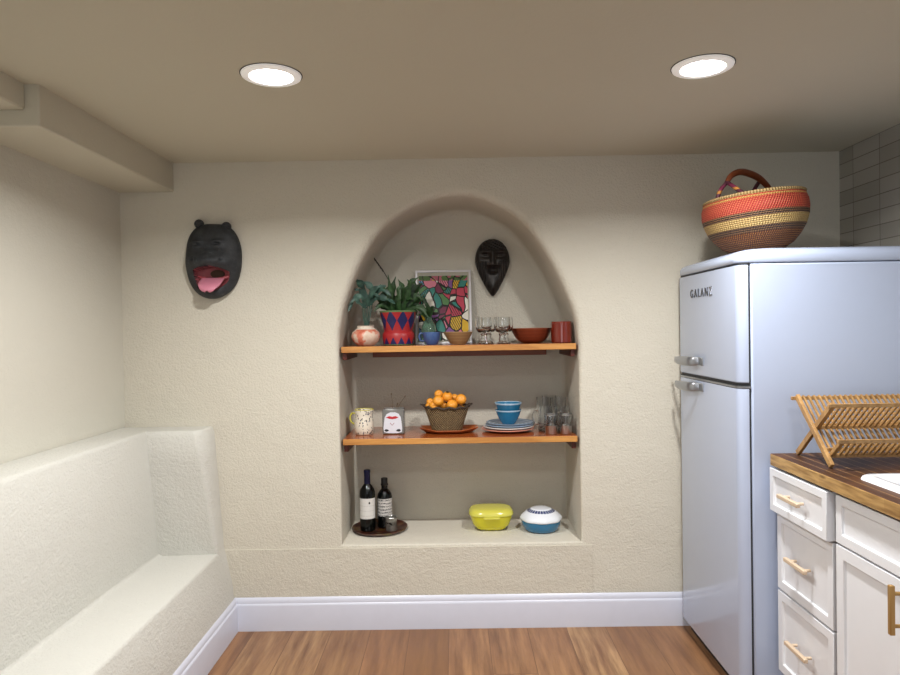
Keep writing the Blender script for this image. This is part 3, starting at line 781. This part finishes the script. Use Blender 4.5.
blue_g = plain('blue_glaze', '3a5688', .3, var=.12, coat=.4)
cu = thing('cup', 'small blue glazed cup with loop handle in front of the framed print', 'cup', (-.107, .095, S1))
obj('cup_body', L([(0, .001), (.024, .001), (.027, .005), (.038, .025), (.041, .050), (.041, .060), (.0385, .061), (.038, .05), (.035, .028), (.02, .008), (0, .007)], 40), blue_g, cu)
obj('handle', T(catmull([(-.037, 0, .052), (-.052, 0, .056), (-.059, 0, .040), (-.052, 0, .022), (-.035, 0, .020)], 5), .0042), blue_g, cu)
def bowl(name, label, loc, r, h, mat, foot=.5, rim=0.003, inner=None, cat='bowl', curve=.6, lip=0, sx=1, sy=1):
    P = [(0, .001), (r*foot, .001)]
    for i in range(1, 9): t = i/8; P.append((r*(foot + (1-foot)*t**curve), .001 + (h-.001)*t))
    P.append((r + lip, h)); P.append((r - rim, h + .0005))
    for i in range(7, 0, -1): t = i/8; P.append((r*(foot + (1-foot)*t**curve) - rim*1.1, .001 + rim + (h-.001)*t*.97))
    P.append((0, rim + .003))
    o = obj(name, L(P, 56, sx=sx, sy=sy), mat, at=loc); return tag(o, label, cat)
def banded(name, c, hi, zt, rough=.35):
    g = G(name); x, y, z = g.xyz(g.coord()); n = g.noise(g.coord(), 30, 3); b = g.math('SINE', g.math('MULTIPLY', z, 420))
    cc = g.mix(g.math('MULTIPLY', g.math('GREATER_THAN', b, .75), .35), g.mix(n, tuple(k*.8 for k in col(c)[:3]), c), hi)
    g.set(color=g.mix(g.math('GREATER_THAN', z, zt), cc, hi), rough=rough); return g.m
bowl('bowl', 'tan speckled ceramic bowl in front of the framed print, beside the goblets', (.018, .125, S1), .071, .060, banded('tan_glaze', '96754f', 'b29468', .057), .5, .004, curve=.85)
bowl('bowl', 'wide terracotta brown bowl on the upper shelf beside the clay tumbler', (.374, .195, S1), .101, .072, banded('terracotta', '7a3520', '94502f', .069, .3), .45, .004, curve=.55)
tm = obj('tumbler', L([(0, .001), (.044, .001), (.047, .004), (.0485, .05), (.048, .095), (.047, .101), (.044, .101), (.043, .01), (0, .008)], 40), plain('red_clay_glaze', '6e2012', .2, var=.35, scale=35, coat=.5), at=(.502, .085, S1)); tag(tm, 'dark red clay tumbler at the right end of the upper shelf', 'tumbler')

# goblets
def goblet(loc, label):
    t = thing('goblet', label, 'goblet', loc, group='clear glass goblets on the upper shelf')
    obj('foot', L([(0, .001), (.027, .001), (.028, .004), (.020, .009), (.016, .014), (0, .014)], 12), M['glass'], t)
    obj('stem', L([(0, .0145), (.015, .0145), (.017, .022), (.013, .034), (.017, .046), (.014, .05), (0, .05)], 12), M['glass'], t)
    obj('cup', L([(0, .0505), (.012, .0505), (.028, .058), (.037, .072), (.039, .09), (.036, .124), (.0355, .126), (.0335, .126), (.0345, .115), (.0365, .09), (.034, .074), (.024, .063), (0, .058)], 40), M['glass'], t)
    return t
g1 = goblet((.139, .10, S1), 'clear glass goblet in the front row, next to the tan bowl')
dup(g1, (.226, .10, S1), 'clear glass goblet in the front row, next to the terracotta bowl')
dup(g1, (.165, .19, S1), 'clear glass goblet in the back row, nearer the framed print')
dup(g1, (.247, .19, S1), 'clear glass goblet in the back row, nearer the terracotta bowl')

# ---------------------------------------------------------------- lower shelf things
def speck():
    g = G('speckled_cream_ceramic'); v = g.coord(); x, y, z = g.xyz(v)
    n = g.node('ShaderNodeTexVoronoi', {'Vector': g.mapping(v, (120, 120, 75)), 'Scale': 1.0, 'Randomness': 1.0}).outputs[0]
    k = g.noise(v, 28, 2)
    m = g.math('MULTIPLY', g.math('LESS_THAN', n, .36), g.math('GREATER_THAN', k, .44))
    c = g.mix(m, 'e4dccb', g.ramp(g.noise(v, 60, 1), [(.4, '2c2b2e'), (.55, '3a4a66'), (.65, '8a5a3c')], 'CONSTANT'))
    g.set(color=g.mix(g.math('GREATER_THAN', z, .1228), c, 'c4bb4a'), rough=.3, coat=.3); return g.m
pt_ = thing('pitcher', 'small cream pitcher with dark speckles and yellow rim and handle', 'pitcher', (-.440, .150, S2)); pt_.scale = (1, 1, .96)
obj('pitcher_body', L([(0, .001), (.038, .001), (.043, .006), (.046, .03), (.047, .06), (.042, .085), (.041, .100), (.045, .122), (.044, .126), (.041, .124), (.038, .1), (.043, .06), (.04, .01), (0, .008)], 48, wob=lambda a, z: 1 + (.06*max(0, cos(a))**8*(z > .1))), speck(), pt_)
hdl = obj('handle', T(catmull([(-.040, 0, .104), (-.056, 0, .106), (-.067, 0, .088), (-.062, 0, .064), (-.044, 0, .050)], 6), .0045), plain('yellow_green_glaze', 'b9b14a', .3), pt_)

fcx = thing('square_vase', 'square glass vase printed with an upside-down white face and red lips, holding twigs', 'vase', (-.299, .175, S2))
bm = bmesh.new(); rings = []
for d, z in ((.004, .001), (0, .004), (0, .117), (.001, .119), (.004, .119), (.005, .116), (.005, .010)):
    rings.append([(x, y, z) for x, y in rrect(-.052 + d, .052 - d, -.045 + d, .045 - d, .008, 4)])
loft(bm, rings); g = G('smoky_grey_glass').set(color='8b8a86', rough=.15, trans=.35, ior=1.4)
obj('glass_box', bm, g.m, fcx, angle=50)
def flat(name, poly, mat, par, y):
    bm = bmesh.new(); a = [bm.verts.new((x, y, z)) for x, z in poly]; bm.faces.new(a); o = obj(name, bm, mat, par, smooth=False); s = o.modifiers.new('s', 'SOLIDIFY'); s.thickness = .0008; return o
facep = [(-.044, .012), (-.046, .03), (-.043, .06), (-.040, .082), (-.030, .098), (-.012, .106), (.010, .106), (.028, .098), (.037, .082), (.040, .06), (.043, .03), (.042, .012), (.02, .006), (-.02, .006)]
flat('printed_face', facep, plain('white_print', 'd9dbe4', .4, var=.06), fcx, -.0462)
flat('printed_lips', [(-.034, .082), (-.018, .088), (-.003, .085), (.012, .088), (.027, .082), (.014, .076), (-.003, .073), (-.02, .076)], plain('red_print', 'b8242e', .4), fcx, -.0472)
bm = bmesh.new()
tube(bm, [(-.014, -.0474, .056), (-.004, -.0474, .044), (.006, -.0474, .056)], .0014, 6); obj('printed_nose', bm, plain('rose_print', '9a5a5e', .5), fcx)
for sx in (-1, 1):
    flat('printed_eye', [(-.003 + sx*q, z) for q, z in ((.016, .018), (.024, .025), (.034, .026), (.040, .018), (.030, .013))], plain('black_print', '1a1b22', .4), fcx, -.0472)
bm = bmesh.new()
for pts in ([(0, 0, .01), (-.005, 0, .10), (-.006, .0, .15), (-.010, .0, .188)], [(0, 0, .01), (.014, 0, .10), (.030, 0, .14), (.056, 0, .176)], [(.0, .01, .01), (.012, .01, .12), (.018, .01, .14)]):
    tube(bm, catmull(pts, 5), .0013, 6); e = Vector(pts[-1]); tube(bm, [e - Vector((0, 0, .002)), e, e + Vector((.001, 0, .005))], [.002, .0042, .002], 8)
obj('twig', bm, plain('dry_twig', '6b5a43', .8), fcx)

# octagonal wooden tray, basket, oranges
TX, TY = -.033, .190
bm = bmesh.new()
def octr(hx, hy, z, curl): return [(hx*cos(pi/8 + k*pi/4)/cos(pi/8), hy*sin(pi/8 + k*pi/4)/cos(pi/8), z + curl*abs(cos(pi/8 + k*pi/4))**2) for k in range(8)]
loft(bm, [octr(.10, .065, .0005, 0), octr(.112, .075, .002, .002), octr(.142, .098, .014, .012), octr(.139, .095, .018, .012), octr(.108, .072, .007, .002), octr(.09, .06, .006, 0)])
tag(obj('wooden_tray', bm, wood('orange_brown_wood', '6e3018', 'a85a2c', 'x', 1, .3, .2), smooth=False, bevel=.002, at=(TX, TY, S2)), 'octagonal reddish wooden tray under the fruit basket', 'tray')
def wick():
    g = G('dark_open_wicker'); x, y, z = g.xyz(g.coord()); a = g.math('ARCTAN2', y, x)
    s = g.math('SINE', g.math('MULTIPLY', a, 46)); r = g.math('SINE', g.math('MULTIPLY', z, 560)); n = g.noise(g.coord(), 90, 3)
    m = g.math('ADD', g.math('MULTIPLY', s, r), g.math('MULTIPLY', n, .8))
    g.set(color=g.ramp(m, [(.05, '2c2219'), (.35, '6a5439'), (.7, 'a88f63')]), rough=.65); g.bump(g.math('MULTIPLY', s, r), .8, .004); return g.m
wk = wick()
fb = thing('fruit_basket', 'dark woven wicker basket with flared sides heaped with oranges', 'basket', (-.043, TY, S2 + .0075))
obj('basket_body', L([(0, .001), (.070, .001), (.074, .006), (.076, .012), (.108, .112), (.105, .115), (.101, .112), (.070, .014), (0, .008)], 64, sy=.68), wk, fb)
rings_ = [( .110*cos(2*pi*i/48), .110*.70*sin(2*pi*i/48), .114 + .004*sin(12*2*pi*i/48) + .008*abs(cos(2*pi*i/48))**6) for i in range(49)]
obj('braided_rim', T(rings_, .0055, 8), plain('dark_braid', '3d3126', .7, var=.4, scale=90), fb)
for s in (-1, 1):
    obj('handle', T(catmull([(s*.108, -.016, .120), (s*.122, -.010, .127), (s*.122, .010, .127), (s*.108, .016, .120)], 4), .0035), plain('dark_braid_handle', '3d3126', .7), fb)
def citrus():
    g = G('orange_peel'); v = g.coord(); g.set(color=g.mix(g.noise(v, 20, 2), 'dd8416', 'f0a83a'), rough=.42); g.bump(g.noise(v, 260, 2), .25, .002); return g.m
om = citrus(); cal = plain('green_brown_calyx', '2f2a18', .8)
def orange(px, py, y, r, label, rot=(0, 0, 0)):
    p = W(px, py, y)
    t = thing('orange', label, 'orange', p, rot, 'oranges in the basket')
    bm = bmesh.new(); bmesh.ops.create_uvsphere(bm, u_segments=32, v_segments=20, radius=r)
    for v in bm.verts: v.co.z *= .93; v.co.z -= .004*math.exp(-((v.co.x**2+v.co.y**2)/(.3*r)**2))*(1 if v.co.z > 0 else -1)
    obj('peel', bm, om, t)
    bm = bmesh.new()
    for k in range(5):
        a = k*2*pi/5; bm.faces.new([bm.verts.new(q) for q in ((0, 0, r*.93 - .001), (.005*cos(a-.5), .005*sin(a-.5), r*.92 + .0015), (.010*cos(a), .010*sin(a), r*.89 + .001), (.005*cos(a+.5), .005*sin(a+.5), r*.92 + .0015))])
    o = obj('calyx', bm, cal, t); s = o.modifiers.new('s', 'SOLIDIFY'); s.thickness = .0012
    return t
for args in ((437.8, 394.2, .205, .0215, 'small orange at the very top of the heap, left of centre', (-2.2, -.3, 0)),
             (437.2, 401.0, .155, .0265, 'bright orange in the middle of the heap, below the topmost one', (-1.9, .2, 0)),
             (446.2, 396.6, .180, .0260, 'orange with dark calyx on top, upper centre of the heap', (.3, .1, 0)),
             (460.0, 399.4, .180, .0265, 'large orange perched highest on the right side of the basket', (-2.0, .2, 0)),
             (451.0, 405.0, .158, .0265, 'orange resting on the front rim at the centre of the basket', (-2.3, -.2, 0)),
             (433.2, 406.0, .166, .0255, 'orange low against the front rim on the left of the basket', (-1.6, .5, 0)),
             (427.6, 406.6, .196, .0180, 'small orange tucked in the left corner of the basket', (-1.5, .2, 0)),
             (429.2, 402.0, .205, .0190, 'small orange behind the left side of the heap', (-1.8, .3, 0)),
             (442.8, 405.6, .190, .0220, 'shadowed orange wedged between the two front oranges', (.3, .8, 0)),
             (453.4, 398.2, .215, .0210, 'half-hidden orange behind the gap at upper right', (-1.2, .3, 0)),
             (459.8, 409.4, .190, .0200, 'orange low in the right corner showing just above the rim', (-1.9, .4, 0))):
    orange(*args)

# plates and bowls
def plate(name, label, loc, r, mat, h=.016, grp=None):
    o = obj(name, L([(0, .001), (r*.55, .001), (r*.62, .003), (r*.86, h*.62), (r, h), (r*1.0, h + .003), (r*.985, h + .004), (r*.84, h*.62 + .004), (r*.6, .0065), (0, .006)], 72), mat, at=loc)
    return tag(o, label, 'plate', grp)
pxx, pyy = .253, .200
plate('plate', 'salmon pink plate at the bottom of the plate stack', (.252, .195, S2), .127, plain('salmon_glaze', 'cf8a76', .3, var=.06), .013)
plate('plate', 'white plate just above the pink plate in the stack', (.256, .197, S2 + .0085), .121, plain('white_glaze', 'd9d3cf', .3), .014)
def bluep(name, c, hi):
    g = G(name); x, y, z = g.xyz(g.coord()); r = g.math('SQRT', g.math('ADD', g.math('MULTIPLY', x, x), g.math('MULTIPLY', y, y)))
    g.set(color=g.mix(g.math('GREATER_THAN', g.math('SINE', g.math('MULTIPLY', r, 330)), .55), c, hi), rough=.3, coat=.3); return g.m
plate('plate', 'slate blue plate second from the top of the plate stack', (.262, .200, S2 + .0175), .117, bluep('slate_blue_glaze', '6f86a3', '90a3b8'), .014)
plate('plate', 'grey-blue ringed plate on top of the stack under the bowls', (.263, .200, S2 + .0265), .114, bluep('grey_blue_glaze', '73879c', 'a9b6c2'), .014)
teal = plain('teal_enamel', '1f6f97', .2, var=.05, coat=.4)
def twobowl(loc, label, r, h, zlip):
    P = [(0, .001), (r*.48, .001), (r*.52, .004), (r*.68, h*.3), (r*.86, h*.65), (r*.965, h*.93), (r, h), (r*.99, h + .002), (r*.955, h - .001), (r*.83, h*.65), (r*.62, h*.28), (0, .008)]
    bm = L(P, 56)
    for f in bm.faces:
        c = f.calc_center_median(); rr = math.hypot(c.x, c.y)
        if c.z > h - .004 or (f.calc_center_median().z > .007 and rr < r*.94*(.5 + .5*c.z/h) - .002): f.material_index = 1
    bmesh.ops.recalc_face_normals(bm, faces=bm.faces)
    bm.normal_update()
    return tag(obj('bowl', bm, [teal, M['rimblue']], at=loc), label, 'bowl')
M['rimblue'] = plain('pale_blue_rim', 'a9c3d6', .25)
zb = S2 + .0265 + .0065
twobowl((.257, .198, zb), 'deep teal blue bowl standing on the stacked plates, under another bowl', .064, .068, 0)
twobowl((.2565, .198, zb + .030), 'teal blue bowl nested on top of the deep teal bowl', .066, .072, 0)

# drinking glasses
def teaglass(loc, label):
    t = thing('tea_glass', label, 'glass', loc, group='steel-based tea glasses')
    obj('steel_base', L([(0, .001), (.025, .001), (.027, .004), (.0275, .034), (.0295, .040), (.0275, .041), (.025, .036), (.024, .006), (0, .005)], 36), M['steel'], t)
    obj('glass_cup', L([(0, .0065), (.021, .0065), (.0225, .04), (.027, .060), (.0295, .085), (.0295, .092), (.0278, .092), (.027, .08), (.024, .06), (.02, .04), (.018, .012), (0, .011)], 36), M['glass'], t)
    obj('steel_rim', L([(.0298, .088), (.0306, .0905), (.0298, .093), (.0292, .0905), (.0298, .088)], 36), M['steel'], t)
    return t
t1 = teaglass((.447, .075, S2), 'small tea glass in a steel base on the left of the front pair')
dup(t1, (.515, .072, S2), 'small tea glass in a steel base on the right, nearest the niche side')
def mug(loc, label):
    t = thing('glass_mug', label, 'mug', loc, group='clear glass mugs')
    obj('mug_body', L([(0, .001), (.03, .001), (.033, .004), (.034, .115), (.0335, .118), (.031, .118), (.0305, .012), (0, .010)], 36), M['glass'], t)
    obj('handle', T(catmull([(-.033, 0, .095), (-.052, 0, .094), (-.060, 0, .065), (-.052, 0, .034), (-.033, 0, .030)], 5), .0042), M['glass'], t)
    return t
m1 = mug((.432, .165, S2), 'clear glass mug with handle towards the plates, behind the tea glasses')
dup(m1, (.508, .160, S2), 'clear glass mug close to the niche side, behind the tea glasses', (0, 0, R(70)))
def tall(loc, label):
    P = [(0, .001), (.026, .001), (.029, .004), (.036, .150), (.0355, .153), (.0335, .153), (.027, .014), (0, .012)]
    return tag(obj('tall_glass', L(P, 36), M['glass'], at=loc), label, 'glass', 'tall clear tumblers at the back')
a = tall((.438, .262, S2), 'tall clear tumbler in the back row, nearest the plates')
for x, y, l in ((.512, .255, 'tall clear tumbler in the back row, touching the right side of the niche'), (.475, .335, 'tall clear tumbler deepest on the lower shelf, between the other two tumblers')):
    c = a.copy(); link(c); c.location = (x, y, S2); c['label'] = l

# ---------------------------------------------------------------- sill things
def traymat():
    g = G('dark_lacquered_wood'); n = g.noise(g.coord(), 22, 4); g.set(color=g.ramp(n, [(.35, '2a130d'), (.55, '4c2418'), (.7, '5f5424')]), rough=.3, coat=.3); return g.m
tx, ty = -.383, .235
tag(obj('round_tray', L([(0, .0005), (.118, .0005), (.128, .004), (.137, .014), (.136, .018), (.132, .016), (.122, .008), (0, .006)], 72, cx=0), traymat(), at=(tx, ty, SZ)), 'dark round lacquered tray carrying the bottles on the niche sill', 'tray')
bg = plain('dark_bottle_glass', '050706', .12, var=.2, spec=.35)
TZ = SZ + .0065
def labelmat(name, kind):
    g = G(name); x, y, z = g.xyz(g.coord()); a = g.math('ARCTAN2', y, x)
    n = g.noise(g.comb(g.math('MULTIPLY', a, 9 if kind == 2 else 16), 0.0, g.math('MULTIPLY', z, 170 if kind == 2 else 330)), 1, 2)
    if kind == 1:
        rows = g.math('GREATER_THAN', g.math('SINE', g.math('MULTIPLY', z, 260)), .88)
        m = g.math('MULTIPLY', g.math('MULTIPLY', rows, g.math('GREATER_THAN', n, .47)), g.math('LESS_THAN', z, .138)); c = g.mix(g.math('MULTIPLY', m, .3), 'd8d6d2', '8d8b88')
    else:
        m = g.math('MULTIPLY', g.math('GREATER_THAN', n, .5), g.math('GREATER_THAN', g.math('SINE', g.math('MULTIPLY', z, 420)), -.3)); c = g.mix(m, 'cfcbc6', '2c2930')
    g.set(color=c, rough=.6); return g.m
w1 = thing('wine_bottle', 'taller dark wine bottle with blue foil neck and plain white label', 'bottle', (-.438, .205, TZ))
obj('glass_body', L([(0, .001), (.033, .001), (.037, .005), (.0375, .185), (.035, .200), (.024, .218), (.015, .230), (.0145, .24), (.0145, .285), (.0155, .286), (.0155, .292), (0, .292)], 48), bg, w1)
obj('foil', L([(.0150, .228), (.0153, .235), (.0155, .284), (.0165, .287), (.0165, .293), (.0150, .2965), (0, .2965)], 40), plain('navy_foil', '1c2350', .35, .4), w1)
obj('paper_label', L([(.0379, .064), (.0379, .163)], 30, a0=R(195), a1=R(350)), labelmat('cream_paper_label', 1), w1)
emb = bmesh.new()
for k in range(2): tube(emb, [(.0383*cos(R(291)), .0383*sin(R(291)), .141 + .003*k), (.0390*cos(R(291)), .0390*sin(R(291)), .141 + .003*k)], .0042 - .001*k, 10)
obj('label_emblem', emb, plain('black_emblem', '1b1b1b', .5), w1)
w2 = thing('wine_bottle', 'shorter dark bottle with black cap and printed white label behind the tin cup', 'bottle', (-.360, .262, TZ))
obj('glass_body', L([(0, .001), (.033, .001), (.037, .005), (.0375, .150), (.034, .166), (.024, .182), (.016, .190), (.0155, .22), (0, .22)], 48), bg, w2)
obj('bottle_cap', L([(.0165, .205), (.0185, .208), (.0185, .214), (.016, .216), (.0165, .24), (.015, .243), (0, .243)], 36), plain('black_cap', '1d1c1b', .45), w2)
obj('paper_label', L([(.0379, .060), (.0379, .146)], 30, a0=R(210), a1=R(350)), labelmat('printed_paper_label', 2), w2)
tin = thing('tin_cup', 'small silver tin cup with a dark printed band in front of the shorter bottle', 'cup', (-.323, .196, TZ))
def tinmat():
    g = G('worn_tin'); n = g.noise(g.coord(), 40, 4); x, y, z = g.xyz(g.coord())
    bd = g.math('MULTIPLY', g.math('GREATER_THAN', n, .52), g.math('MULTIPLY', g.math('GREATER_THAN', z, .032), g.math('LESS_THAN', z, .046)))
    g.set(color=g.mix(bd, g.ramp(n, [(.35, '77756f'), (.65, 'b9b7b0')]), '2e2d2c'), rough=.35, metal=.6); return g.m
obj('cup_body', L([(0, .001), (.025, .001), (.0275, .004), (.0295, .064), (.0305, .066), (.0285, .066), (.0265, .008), (0, .006)], 36), tinmat(), tin)
obj('rolled_rim', L([(.030, .064), (.0315, .066), (.030, .068), (.0285, .066), (.030, .064)], 36), M['steel'], tin)

# yellow casserole
ylw = G('yellow_glass').set(color='d9d11f', rough=.15, coat=.4).m
yl2 = G('pale_yellow_lid').set(color='cfca55', rough=.22, coat=.3).m
yc = thing('casserole_dish', 'bright yellow square covered casserole dish on the niche sill', 'casserole dish', (.166, .232, SZ))
def sq(hx, hy, z, e=3.2, n=48):
    out = []
    for i in range(n):
        a = 2*pi*i/n; c, s = cos(a), sin(a); k = (abs(c)**e + abs(s)**e)**(-1/e); out.append((hx*c*k, hy*s*k, z))
    return out
bm = bmesh.new(); loft(bm, [sq(.060, .045, .001, 2.6), sq(.072, .055, .007, 2.8), sq(.091, .071, .030), sq(.101, .081, .064), sq(.104, .084, .074), sq(.100, .080, .076)])
obj('dish', bm, ylw, yc, angle=50)
bm = bmesh.new(); loft(bm, [sq(.104, .083, .0765), sq(.109, .088, .0775), sq(.110, .089, .083), sq(.107, .086, .089), sq(.103, .082, .097), sq(.096, .075, .103), sq(.078, .060, .107), sq(.03, .02, .109)])
ld = obj('lid', bm, yl2, yc, angle=50)
bm = bmesh.new(); pts = rrect(-.040, .040, -.104, -.080, .010, 4); prism(bm, pts, .070, .077); obj('lid_tab', bm, yl2, ld, bevel=.002)
bm = bmesh.new(); pts = rrect(-.040, .040, .080, .100, .008, 4); prism(bm, pts, .070, .077); obj('lid_tab', bm, yl2, ld, bevel=.002)

bc = thing('casserole_dish', 'round blue casserole dish with white domed lid and dark ring pattern', 'casserole dish', (.408, .198, SZ)); bc.scale = (1.03, 1.03, 1)
obj('dish', L([(0, .001), (.070, .001), (.078, .005), (.088, .022), (.093, .042), (.094, .052), (.088, .053), (0, .052)], 64), plain('blue_enamel', '1d6c96', .18, var=.04, coat=.5), bc)
def lidmat():
    g = G('white_lid_with_ring'); x, y, z = g.xyz(g.coord()); a = g.math('ARCTAN2', y, x)
    r = g.math('SQRT', g.math('ADD', g.math('MULTIPLY', x, x), g.math('MULTIPLY', y, y)))
    w = g.math('SINE', g.math('MULTIPLY', a, 28))
    band = g.math('MULTIPLY', g.math('GREATER_THAN', r, g.math('ADD', .050, g.math('MULTIPLY', w, .0015))), g.math('LESS_THAN', r, .066))
    dots = g.math('GREATER_THAN', w, .75)
    m = g.math('MULTIPLY', band, g.math('SUBTRACT', 1.0, g.math('MULTIPLY', dots, .8)))
    inner = g.math('LESS_THAN', r, .040)
    g.set(color=g.mix(m, g.mix(inner, 'e6ebf2', 'd3d6dc'), '26386a'), rough=.15, coat=.4); return g.m
def octw(a, z): return 1 + (.018*cos(8*a) if z < .070 else .006*cos(8*a))
obj('lid', L([(.090, .0535), (.0965, .054), (.0985, .058), (.098, .064), (.090, .075), (.078, .085), (.064, .095), (.048, .104), (.034, .1095), (.02, .112), (0, .113)], 96, wob=octw), lidmat(), bc)
# ---------------------------------------------------------------- camera, world, colour
cam = bpy.data.cameras.new('camera'); co = link(bpy.data.objects.new('camera', cam)); bpy.context.scene.camera = co
cam.sensor_fit = 'HORIZONTAL'; cam.sensor_width = 36; cam.lens = 676/900*36; cam.clip_start = .05
yaw, pit, rol = R(-.37), R(.74), R(-.93)
fw = Vector((sin(yaw)*cos(pit), cos(yaw)*cos(pit), -sin(pit))); r0 = Vector((cos(yaw), -sin(yaw), 0)); u0 = r0.cross(fw)
rr = cos(rol)*r0 + sin(rol)*u0; uu = -sin(rol)*r0 + cos(rol)*u0
co.matrix_world = Matrix(((rr.x, uu.x, -fw.x, 0), (rr.y, uu.y, -fw.y, -3.09), (rr.z, uu.z, -fw.z, 1.369), (0, 0, 0, 1)))
w = bpy.data.worlds.new('world'); bpy.context.scene.world = w; w.use_nodes = True
w.node_tree.nodes['Background'].inputs[0].default_value = (.9, .93, 1, 1); w.node_tree.nodes['Background'].inputs[1].default_value = .2
vs = bpy.context.scene.view_settings; vs.view_transform = 'Standard'; vs.look = 'None'; vs.exposure = .06
